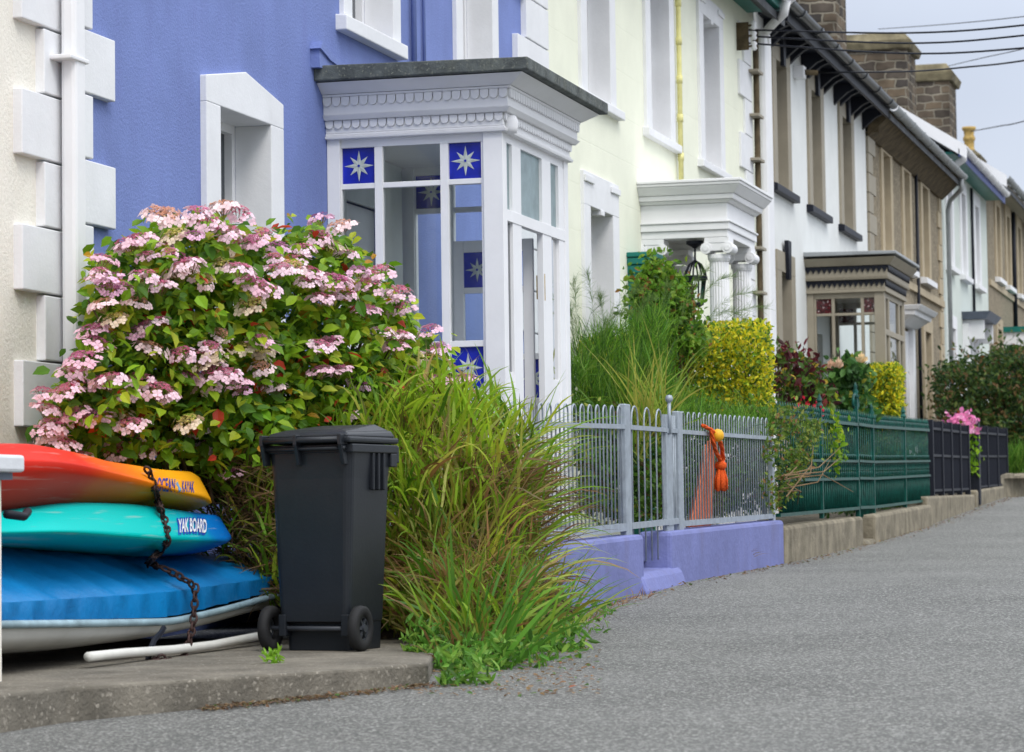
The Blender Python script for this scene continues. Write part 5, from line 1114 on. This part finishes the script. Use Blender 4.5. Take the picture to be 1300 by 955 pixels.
gd_ = lambda x, y: np.interp(x, [340, 520, 700], [14.9, 14.6, 15.2])-np.interp(y, [520, 700, 850], [-.3, .2, 1.9])
SC = Vector((CR[0], CR[1], 0)).normalized(); scr = np.array(SC); vw = np.array([CF[0], CF[1], 0])
def gdirs(x, n, lean=.5, bias=0):
    s = rng.normal(size=n)*lean+bias+(x-560)/260*.22; return scr[None]*s[:, None]+vw[None]*(rng.normal(size=n)*.35-.25)[:, None]+np.array([0, 0, 1.])
def clumps(nc, per, poly, dfun, th, lean, Ls, Ws, pal, part, gv, seg=6, wig=.05, flat=1.0, rad=.07):
    Pc, xc, yc = roots(nc, poly, dfun, th); d0 = gdirs(xc, nc, lean); cc = palette(nc, pal, .25); k = np.repeat(np.arange(nc), per); n = len(k)
    P = Pc[k]+rng.normal(size=(n, 3))*rad*np.array([1, 1, .5]); D = d0[k]+rng.normal(size=(n, 3))*np.array([.28, .28, .12]); D[:, 2] *= flat
    col = cc[k]*.55+palette(n, pal, .3)*.45; lf = rng.uniform(.75, 1.2, nc)[k]
    blades(part, P, D, rng.uniform(*Ls, n)*lf, rng.uniform(*Ws, n), col, gr, seg=seg, grav=rng.uniform(*gv, n), wig=wig)
G1 = [(335, 720), (335, 580), (420, 570), (560, 530), (640, 560), (690, 610), (695, 700), (690, 780), (600, 800), (500, 800), (350, 760)]
clumps(330, 12, [(320, 740), (330, 590), (420, 575), (500, 530), (570, 500), (620, 510), (652, 555), (668, 640), (668, 790), (600, 815), (500, 800), (350, 770)], gd_, .5, .5, (.14, .36), (.010, .024), GC, 'leaf_blades', (.4, 1.7), seg=6)
clumps(45, 8, [(345, 620), (345, 575), (420, 560), (520, 520), (590, 495), (625, 510), (655, 550), (655, 620), (500, 640)], gd_, .4, .55, (.25, .45), (.014, .026), [((.22, .40, .02), 3), ((.36, .50, .03), 3), ((.5, .5, .06), .8)], 'leaf_blades', (.6, 1.9), seg=8)
clumps(150, 13, [(500, 690), (560, 620), (630, 590), (668, 620), (678, 720), (672, 800), (630, 840), (560, 830), (500, 800)], gd_, .3, .65, (.14, .36), (.009, .02), [((.16, .27, .025), 3), ((.28, .34, .04), 2.5), ((.33, .19, .07), 3), ((.20, .10, .04), 3), ((.45, .33, .1), 1.5)], 'leaf_blades', (.2, 1.2), seg=5, wig=.1)
clumps(150, 11, [(285, 720), (290, 600), (345, 590), (500, 560), (690, 600), (700, 790), (600, 820), (500, 800), (340, 760)], lambda a, b: gd_(a, b)+.15, .25, .9, (.2, .5), (.004, .013), GD, 'dead_blades', (.6, 2), seg=5, wig=.14, flat=.4)
clumps(70, 10, [(560, 760), (570, 600), (630, 560), (672, 600), (682, 740), (650, 800)], lambda a, b: gd_(a, b)-.25, .15, 1.0, (.12, .32), (.004, .014), GD, 'dead_blades', (.4, 1.6), seg=4, wig=.16, flat=.5)
clumps(60, 12, [(275, 690), (290, 600), (350, 590), (350, 770), (320, 760)], lambda a, b: 14.25+0*a, .2, .9, (.1, .35), (.004, .012), GD, 'dead_blades', (.5, 1.8), seg=4, wig=.15, flat=.5)
clumps(22, 9, [(285, 700), (285, 610), (345, 600), (345, 720)], lambda a, b: 14.4+0*a, .3, .7, (.25, .5), (.010, .02), GC, 'leaf_blades', (.5, 1.6), seg=7)
# tall leaders breaking the outline
P, x, y = roots(45, [(520, 580), (640, 530), (690, 560), (690, 640), (540, 640)], gd_, .4)
blades('leaf_blades', P, gdirs(x, len(P), .45), rng.uniform(.32, .55, len(P)), rng.uniform(.014, .024, len(P)), palette(len(P), [((.2, .38, .03), 3), ((.33, .42, .05), 3), ((.45, .45, .08), 1)], .2), gr, seg=8, grav=rng.uniform(.2, 1.0, len(P)), wig=.03)
# arching blades reaching right over the wall, and a fan at the foot
P, x, y = roots(90, [(640, 560), (665, 560), (675, 780), (640, 780)], gd_, .3)
blades('leaf_blades', P, scr[None]*rng.uniform(.5, 1.3, (90, 1))+vw[None]*rng.normal(size=(90, 1))*.3+np.array([0, 0, .8]), rng.uniform(.35, .62, 90), rng.uniform(.008, .016, 90), palette(90, [((.2, .34, .04), 3), ((.36, .42, .06), 2)], .2), gr, seg=8, grav=rng.uniform(.7, 1.5, 90))
def foot(x, y, z=0): return onz(x, y, z)
P = np.array([foot(rng.uniform(575, 655), rng.uniform(822, 852), -.05) for _ in range(170)])
blades('leaf_blades', P, scr[None]*(rng.normal(size=(170, 1))*.55+.15)+vw[None]*(rng.normal(size=(170, 1))*.3)+np.array([0, 0, 1.]), rng.uniform(.3, .75, 170), rng.uniform(.016, .03, 170), palette(170, [((.07, .2, .02), 4), ((.12, .27, .03), 3), ((.2, .33, .04), 1)], .2), gr, seg=8, grav=rng.uniform(.2, .9, 170))
P = np.array([foot(rng.uniform(640, 720), rng.uniform(790, 830), -.02) for _ in range(70)])
blades('leaf_blades', P, scr[None]*rng.uniform(.2, 1.2, (70, 1))+np.array([0, 0, .9]), rng.uniform(.3, .6, 70), rng.uniform(.008, .016, 70), palette(70, [((.12, .27, .03), 3), ((.3, .38, .06), 2)], .2), gr, seg=8, grav=rng.uniform(.5, 1.3, 70))
m = MB(); a = onz(515, 803, .04); b = onz(560, 802, .04); m.hexa([(a[0]-.2, a[1]-.02, SL), (b[0]+.1, b[1], SL), (b[0]+.05, b[1]+.12, SL), (a[0]-.2, a[1]+.1, SL)], [(a[0]-.2, a[1]-.02, SL+.055), (b[0]+.1, b[1], SL+.055), (b[0]+.05, b[1]+.12, SL+.06), (a[0]-.2, a[1]+.1, SL+.06)]); tag(m.build('edging_stone', M_capw, bevel=.008), 'pale edging stone on the slab at the foot of the grass', 'stone')
# weeds
def weed(name, label, spots_, size, n, pal, cat='weeds', hgt=.16, asp=.32, parent_loc=None):
    P = []; Rt = []
    for (x, y, z, r) in spots_:
        b = foot(x, y, z)
        for k in range(n): a = rng.uniform(0, 6.28); q = r*rng.uniform()**.5; P.append(b+np.array([q*math.cos(a), q*math.sin(a), rng.uniform(0, 1)**1.3*hgt]))
    o = leafcloud(name, np.array(P), rng.uniform(size*.6, size*1.2, len(P)), palette(len(P), pal), None, aspect=asp, up=.5, droop=-.3); return tag(o, label, cat)
WG = [((.10, .26, .03), 4), ((.16, .32, .04), 3), ((.24, .38, .06), 1.5), ((.06, .15, .02), 2)]
weed('weeds', 'leafy green weeds at the front foot of the grass clump', [(560, 852, -.06, .16), (600, 858, -.07, .2), (645, 856, -.07, .2), (690, 848, -.07, .18), (540, 835, 0, .1), (715, 835, -.05, .12), (590, 875, -.08, .12)], .07, 170, WG)
weed('weeds', 'small weeds creeping onto the lane right of the grass clump', [(740, 812, -.02, .14), (765, 792, 0, .08), (720, 800, 0, .12)], .045, 110, WG, hgt=.12)
weed('weed_tuft', 'tiny bright green tuft growing on the slab by the bin', [(347, 842, SL, .035)], .045, 60, [((.22, .42, .03), 1)], cat='weed', hgt=.04)
weed('bank_weeds', 'pointed green weeds between the bin and the grass', [(505, 790, .05, .12), (520, 740, .2, .15), (580, 700, .3, .2), (620, 720, .2, .2), (600, 640, .5, .2)], .08, 50, WG, hgt=.3)
def dry(label, pts, n, L, pal=GD, nm='dry_grass'):
    P = []
    for x, y, z in pts:
        b = foot(x, y, z)
        for k in range(n): P.append(b+np.array([rng.uniform(-.05, .05), rng.uniform(-.25, .25), 0]))
    P = np.array(P); k = len(P); D = rng.normal(size=(k, 3))*.8+np.array([.3, 0, .9]); o = blades(nm, P, D, rng.uniform(L*.5, L, k), rng.uniform(.004, .008, k), palette(k, pal, .3), None, seg=4, grav=1.2, wig=.1); return tag(o, label, 'dry grass')
dry('dry straw tufts at the foot of the left purple wall', [(770, 782, .03), (790, 772, .06), (815, 762, .09), (745, 792, .02)], 45, .13, [((.4, .24, .12), 2), ((.25, .13, .07), 2), ((.5, .36, .2), 1)])
dry('dry straw tufts at the foot of the right purple wall', [(925, 722, .2), (945, 718, .2), (962, 716, .2), (985, 712, .2)], 60, .32, [((.45, .28, .14), 2), ((.3, .16, .08), 2), ((.55, .42, .24), 1)])
# debris line along walls
P = []; 
for k in range(900):
    y = 15+rng.uniform()**1*29; P.append((FX+.03+abs(rng.normal())*.07, y, gz(y)+.008))
P = np.array(P); o = leafcloud('leaf_litter', P, rng.uniform(.015, .04, len(P)), palette(len(P), [((.22, .13, .07), 3), ((.3, .2, .1), 2), ((.12, .08, .05), 2), ((.1, .18, .04), .8)]), None, nrm=np.array([[0, 0, 2.]]), aspect=.5); tag(o, 'dead leaf litter along the foot of the garden walls', 'leaf litter', kind='stuff')
P = []
for k in range(500): q = foot(rng.uniform(520, 760), rng.uniform(830, 880), -.06); P.append((q[0], q[1], gz(q[1])+.01))
o = leafcloud('leaf_litter', np.array(P), rng.uniform(.015, .04, len(P)), palette(len(P), [((.3, .18, .08), 3), ((.2, .13, .07), 2), ((.35, .1, .04), .5), ((.1, .2, .04), 1)]), None, nrm=np.array([[0, 0, 2.]]), aspect=.5); tag(o, 'dead leaf litter on the lane before the grass clump', 'leaf litter', kind='stuff')
P = []
for k in range(700):
    t = rng.uniform(); a_, b_ = (B, C) if t < .35 else (C, D_slab); u = rng.uniform(); q = a_+(b_-a_)*u; n_ = np.array([.6, -.8, 0]); q = q+n_*abs(rng.normal())*.06; P.append((q[0]+.02, q[1]-.02, gz(q[1])+.01))
o = leafcloud('leaf_litter', np.array(P), rng.uniform(.012, .035, len(P)), palette(len(P), [((.2, .12, .06), 3), ((.12, .08, .05), 3), ((.3, .2, .1), 1), ((.1, .18, .04), .8)]), None, nrm=np.array([[0, 0, 2.]]), aspect=.5); tag(o, 'dead leaf litter under the lip of the concrete slab', 'leaf litter', kind='stuff')
# ---- feathery green plants in front of the lemon house
FE = [((.09, .23, .015), 4), ((.16, .33, .02), 3), ((.20, .32, .04), 1.5), ((.035, .10, .012), 3)]
fn = thing('fennel', 'tall feathery dark green fennel behind the grey railings', 'plant', tuple(onD(800, 540, 21.5)))
fdep = lambda x, y=0: np.interp(x, [715, 900, 980], [20.6, 22.6, 24.3])
FP = [(722, 540), (722, 448), (760, 430), (800, 418), (830, 402), (845, 412), (850, 440), (850, 490), (890, 522), (985, 535), (985, 550), (880, 560), (720, 560)]
P = volume(10000, FP, fdep, .9, 30, 1, .07); D = rng.normal(size=(len(P), 3))*.45+np.array([0, 0, 1.])
blades('fronds', P, D, rng.uniform(.10, .28, len(P)), rng.uniform(.003, .007, len(P)), palette(len(P), FE, .25), fn, seg=3, grav=.5, wig=.15)
# fine sprays rising
def spray(base, tip, n, spread=.12):
    base = np.array(base); tip = np.array(tip); Ps, Ds = [], []
    for k in range(n): t = rng.uniform()**.8; Ps.append(base+(tip-base)*t+np.array([0, 0, .12*math.sin(t*3)])); Ds.append((tip-base)/np.linalg.norm(tip-base)*1.1+rng.normal(size=3)*.7)
    return np.array(Ps), np.array(Ds)
A_, B_ = [], []
for (x0, y0_, x1, y1_) in ((735, 470, 728, 360), (745, 460, 800, 400), (750, 450, 815, 370), (770, 450, 760, 380), (800, 440, 830, 385), (860, 420, 900, 345), (880, 430, 960, 375), (890, 440, 975, 395), (870, 410, 935, 355), (760, 460, 745, 350), (840, 410, 850, 370), (890, 420, 945, 410), (730, 450, 722, 400)):
    a, b = spray(onD(x0, y0_, fdep(x0)-.1), onD(x1, y1_, fdep(x0)-.2), 190); A_.append(a); B_.append(b)
A_ = np.concatenate(A_); B_ = np.concatenate(B_)
blades('flower_sprays', A_, B_, rng.uniform(.04, .12, len(A_)), .0028, palette(len(A_), [((.12, .22, .05), 3), ((.2, .28, .08), 2)], .2), fn, seg=2, grav=.3, wig=.1)
# climbing shrub at the porch
P = volume(8500, [(808, 440), (806, 372), (815, 348), (832, 333), (850, 338), (866, 358), (874, 385), (892, 430), (880, 450)], 24.6, .7, 20, 1, .07)
sh = thing('climbing_shrub', 'bushy green climber in front of the columned porch', 'shrub', tuple(onD(850, 520, 24.6)))
leafcloud('leaves', P, rng.uniform(.035, .08, len(P)), palette(len(P), [((.13, .27, .02), 4), ((.2, .32, .03), 2.5), ((.05, .12, .015), 2), ((.25, .12, .03), .6)]), sh, aspect=.6, up=.6)
m = MB(); 
for k in range(14): m.tube([onD(850+random.uniform(-25, 25), 530, 24.7), onD(850+random.uniform(-35, 35), 440, 24.7), onD(850+random.uniform(-40, 35), 360, 24.6)], [.02, .012, .005], 5)
m.build('stems', M_stem, sh)
# golden hedges
GO = [((.70, .62, .02), 4), ((.46, .52, .03), 3), ((.20, .34, .03), 3), ((.80, .68, .04), 2), ((.07, .15, .02), 2.5)]
def hedge(label, poly, D, th, n, pal, size=.05, er=12):
    P = volume(n, poly, D, th, er, jit=.018); h_ = thing('golden_hedge', label, 'hedge', tuple(onD(np.mean([p[0] for p in poly]), max(p[1] for p in poly), D if not callable(D) else float(D(poly[0][0])))), 'golden privet hedges')
    leafcloud('leaves', P, rng.uniform(size*.6, size*1.2, len(P)), palette(len(P), pal), h_, aspect=.5, up=.4)
    m = MB()
    for k in range(20):
        x = random.uniform(min(p[0] for p in poly)+8, max(p[0] for p in poly)-8); d_ = D if not callable(D) else float(D(x)); m.tube([onD(x, max(p[1] for p in poly), d_), onD(x+random.uniform(-12, 12), min(p[1] for p in poly)+25, d_)], [.015, .005], 5)
    m.build('stems', M_stem, h_)
hedge('big golden green hedge in front of the columned porch', [(722, 560), (722, 432), (850, 420), (920, 410), (965, 407), (978, 415), (981, 460), (980, 540)], 25.3, .9, 26000, GO, .05)
hedge('small golden hedge behind the green gate', [(1092, 545), (1090, 470), (1110, 463), (1140, 462), (1146, 470), (1146, 545)], 36.5, .9, 9000, GO, .06, 8)
# strappy leaves behind the gate and rails
P, x, y = roots(120, [(775, 560), (800, 530), (850, 530), (860, 570), (780, 600)], lambda a, b: 20.6+0*a, .3)
o = blades('strap_leaved_plant', P, gdirs(np.full(len(P), 560.), len(P), .5), rng.uniform(.4, .85, len(P)), rng.uniform(.012, .022, len(P)), palette(len(P), [((.25, .36, .04), 3), ((.42, .42, .08), 2), ((.12, .24, .03), 1)], .2), None, seg=8, grav=rng.uniform(.4, 1.2, len(P))); tag(o, 'yellow-green strappy plant behind the grey gate', 'plant')
# low planting behind the railings
def lowplant(label, poly, D, th, n, pal, size, nm='shrub', er=15, cat='shrub', asp=.5, lum=1):
    P = volume(n, poly, D, th, er, lum); o = leafcloud(nm, P, rng.uniform(size*.6, size*1.3, len(P)), palette(len(P), pal), None, aspect=asp, up=.4); return tag(o, label, cat)
lowplant('low mixed shrub behind the grey gate and right grey railings', [(735, 640), (740, 530), (800, 515), (980, 520), (985, 640), (900, 650), (800, 660)], lambda x: np.interp(x, [730, 985], [19.6, 25.2]), .7, 15000, [((.07, .17, .02), 4), ((.12, .24, .03), 3), ((.04, .1, .015), 3), ((.3, .34, .05), .7), ((.16, .11, .05), 1)], .06)
lowplant('straggly cotoneaster spilling over the boundary of grey and green railings', [(965, 640), (970, 560), (985, 520), (1020, 510), (1045, 545), (1030, 580), (1010, 620), (985, 650)], lambda x: np.interp(x, [960, 1050], [23.3, 26.0]), .4, 1500, [((.12, .20, .03), 4), ((.25, .30, .05), 1.5), ((.06, .11, .02), 2), ((.3, .15, .06), .8)], .05)
m = MB()
for k in range(10):
    a = onD(random.uniform(975, 1000), random.uniform(600, 655), 24); b = onD(random.uniform(990, 1085), random.uniform(560, 650), 25.2); c = (a+b)/2+np.array([0.1, 0, random.uniform(-.1, .15)]); m.tube([a, c, b], [.006, .005, .002], 5)
tag(m.build('bare_branches', mat('tan_twig', (.22, .14, .07), .9), None), 'bare tan twigs poking through the green railings', 'branches')
lowplant('dark leafy shrubs filling the garden behind the green railings', [(1000, 640), (1005, 545), (1060, 540), (1175, 552), (1175, 636), (1090, 650)], lambda x: np.interp(x, [1000, 1175], [26.6, 35.8]), .5, 9000, [((.04, .10, .02), 4), ((.08, .16, .025), 2), ((.02, .05, .015), 3)], .08, er=8)
# purple-leaved shrub, rose bush
s = thing('purple_shrub', 'purple-red leaved shrub behind the green railings', 'shrub', tuple(onD(1020, 560, 30)))
P = volume(1500, [(985, 540), (985, 450), (1000, 440), (1020, 455), (1050, 470), (1060, 540)], 29.5, .8, 12, 1); leafcloud('leaves', P, rng.uniform(.06, .12, len(P)), palette(len(P), [((.10, .02, .025), 2), ((.055, .02, .02), 2), ((.20, .04, .03), .6), ((.07, .14, .02), 4), ((.12, .2, .03), 2), ((.5, .35, .04), .5)]), s, aspect=.5, up=.2, droop=.3)
m = MB(); A_ = []
for x, yt in ((1003, 432), (1022, 440), (990, 445), (1011, 455), (1035, 450)):
    b = onD(x, 540, 29.6); t = onD(x-2, yt, 29.5); m.tube([b, (b+t)/2, t], [.012, .008, .004], 5)
    for k in range(26): A_.append(t+(b-t)*rng.uniform(0, .5)+rng.normal(size=3)*np.array([.05, .05, .02]))
m.build('stems', M_stem, s); leafcloud('leaves', np.array(A_), rng.uniform(.07, .12, len(A_)), palette(len(A_), [((.15, .02, .03), 3), ((.08, .015, .02), 2)]), s, aspect=.45, droop=.8)
s = thing('rose_bush', 'green rose bush with cream roses behind the green railings', 'shrub', tuple(onD(1070, 560, 31)))
P = volume(2600, [(1030, 560), (1035, 480), (1060, 462), (1075, 450), (1100, 470), (1105, 520), (1110, 560)], 30.5, .9, 12, 1); leafcloud('leaves', P, rng.uniform(.06, .13, len(P)), palette(len(P), [((.05, .14, .03), 4), ((.09, .2, .04), 3), ((.03, .08, .02), 3), ((.3, .3, .04), .6)]), s, aspect=.62, up=.3)
m = MB()
for x0, x1, yt in ((1070, 1066, 445), (1080, 1090, 448), (1060, 1050, 462)): m.tube([onD(x0, 560, 30.6), onD((x0+x1)/2, 500, 30.4), onD(x1, yt, 30.3)], [.014, .01, .005], 5)
m.build('stems', M_stem, s)
def rose(parent, x, y, D, col, r=.07):
    V, F, C_ = [], [], []; rg = np.random.default_rng(int(x)); base = onD(x, y, D)
    for ring_, (rr_, nn_) in enumerate(((.02, 4), (.045, 6), (r, 8))):
        for k in range(nn_):
            a = k*6.283/nn_+ring_; d = np.array([math.cos(a), math.sin(a), 0]); s_ = np.array([-math.sin(a), math.cos(a), 0]); b = len(V); c = base
            V += [c, c+d*rr_*.7+s_*rr_*.5+np.array([0, 0, .10-ring_*.02]), c+d*rr_*.8+np.array([0, 0, .13-ring_*.03]), c+d*rr_*.7-s_*rr_*.5+np.array([0, 0, .05-ring_*.012])]; F.append((b, b+1, b+2, b+3)); C_ += [np.array(col)*(.95+.05*ring_)]*4
    npmesh('rose', np.array(V), F, M_petal, parent=parent, cols=np.array(C_))
rose(s, 1094, 461, 30.0, (.85, .68, .42), .08); rose(s, 1065, 468, 30.0, (.8, .6, .45), .06); rose(s, 1055, 470, 30.0, (.75, .5, .35), .05)
# red valerian spots, geraniums by the black railings
s = thing('geranium', 'pink geraniums flowering above the black railings', 'plant', tuple(onD(1222, 560, 39)))
P = volume(200, [(1200, 545), (1205, 530), (1222, 526), (1240, 532), (1240, 548)], 39.0, .5, 5); leafcloud('flowers', P, rng.uniform(.05, .09, len(P)), palette(len(P), [((.75, .22, .45), 3), ((.82, .4, .58), 2)]), s, aspect=.9, mats=M_petal)
P = volume(700, [(1200, 600), (1203, 540), (1238, 540), (1240, 600)], 39.2, .5, 5); leafcloud('leaves', P, rng.uniform(.05, .10, len(P)), palette(len(P), GRN[:3]), s, aspect=.8)
s = thing('valerian', 'small red flowers along the top of the green railings', 'plant', tuple(onD(1025, 560, 27)))
P = volume(26, [(1010, 520), (1012, 510), (1045, 510), (1048, 520)], 26.6, .3, 5); leafcloud('flowers', P, rng.uniform(.03, .05, len(P)), palette(len(P), [((.5, .02, .04), 3)]), s, aspect=.9, mats=M_petal)
P = volume(900, [(1000, 600), (1005, 520), (1060, 520), (1075, 560), (1060, 600)], 27.2, .4, 8); leafcloud('leaves', P, rng.uniform(.04, .08, len(P)), palette(len(P), GRN[:4]), s, aspect=.5)
# far dark shrub and verge
s = thing('fuchsia_shrub', 'large dark green fuchsia shrub at the right edge', 'shrub', tuple(onD(1260, 600, 47)))
P = volume(17000, [(1190, 545), (1188, 480), (1200, 468), (1230, 455), (1260, 447), (1300, 442), (1345, 455), (1350, 600), (1290, 615), (1270, 560), (1230, 550)], lambda x: np.interp(x, [1190, 1340], [46.5, 47.5]), 2.6, 22, 1, .16)
leafcloud('leaves', P, rng.uniform(.06, .13, len(P)), palette(len(P), [((.04, .085, .02), 4), ((.075, .13, .025), 3), ((.13, .17, .04), 1.2), ((.02, .05, .015), 3), ((.20, .12, .05), 1.6), ((.35, .04, .02), .04)]), s, aspect=.45, up=.3)
m = MB()
for k in range(16): m.tube([onD(1275+random.uniform(-15, 20), 612, 47), onD(1260+random.uniform(-30, 40), 540, 47), onD(1255+random.uniform(-50, 60), 475, 47)], [.05, .03, .01], 6)
m.build('trunk', M_stem, s)
P, x, y = roots(1400, [(1268, 612), (1275, 575), (1330, 570), (1340, 612)], lambda a, b: 45.6+0*a, .5)
o = blades('verge_grass', P, gdirs(np.full(len(P), 560.), len(P), .4), rng.uniform(.15, .4, len(P)), .012, palette(len(P), WG, .2), None, seg=4, grav=.5); tag(o, 'long verge grass under the dark shrub at the right', 'grass', kind='stuff')
m = MB(); V = [(FX-2, 43.3, .9), (FX+.0, 43.5, 1.1), (FX+2.4, 52, 1.15), (FX+2.4, 60, 1.3), (FX-2, 60, 1.3)]; m.face(V); struct(m.build('verge', M_soil), 'earth verge beyond the black railings')
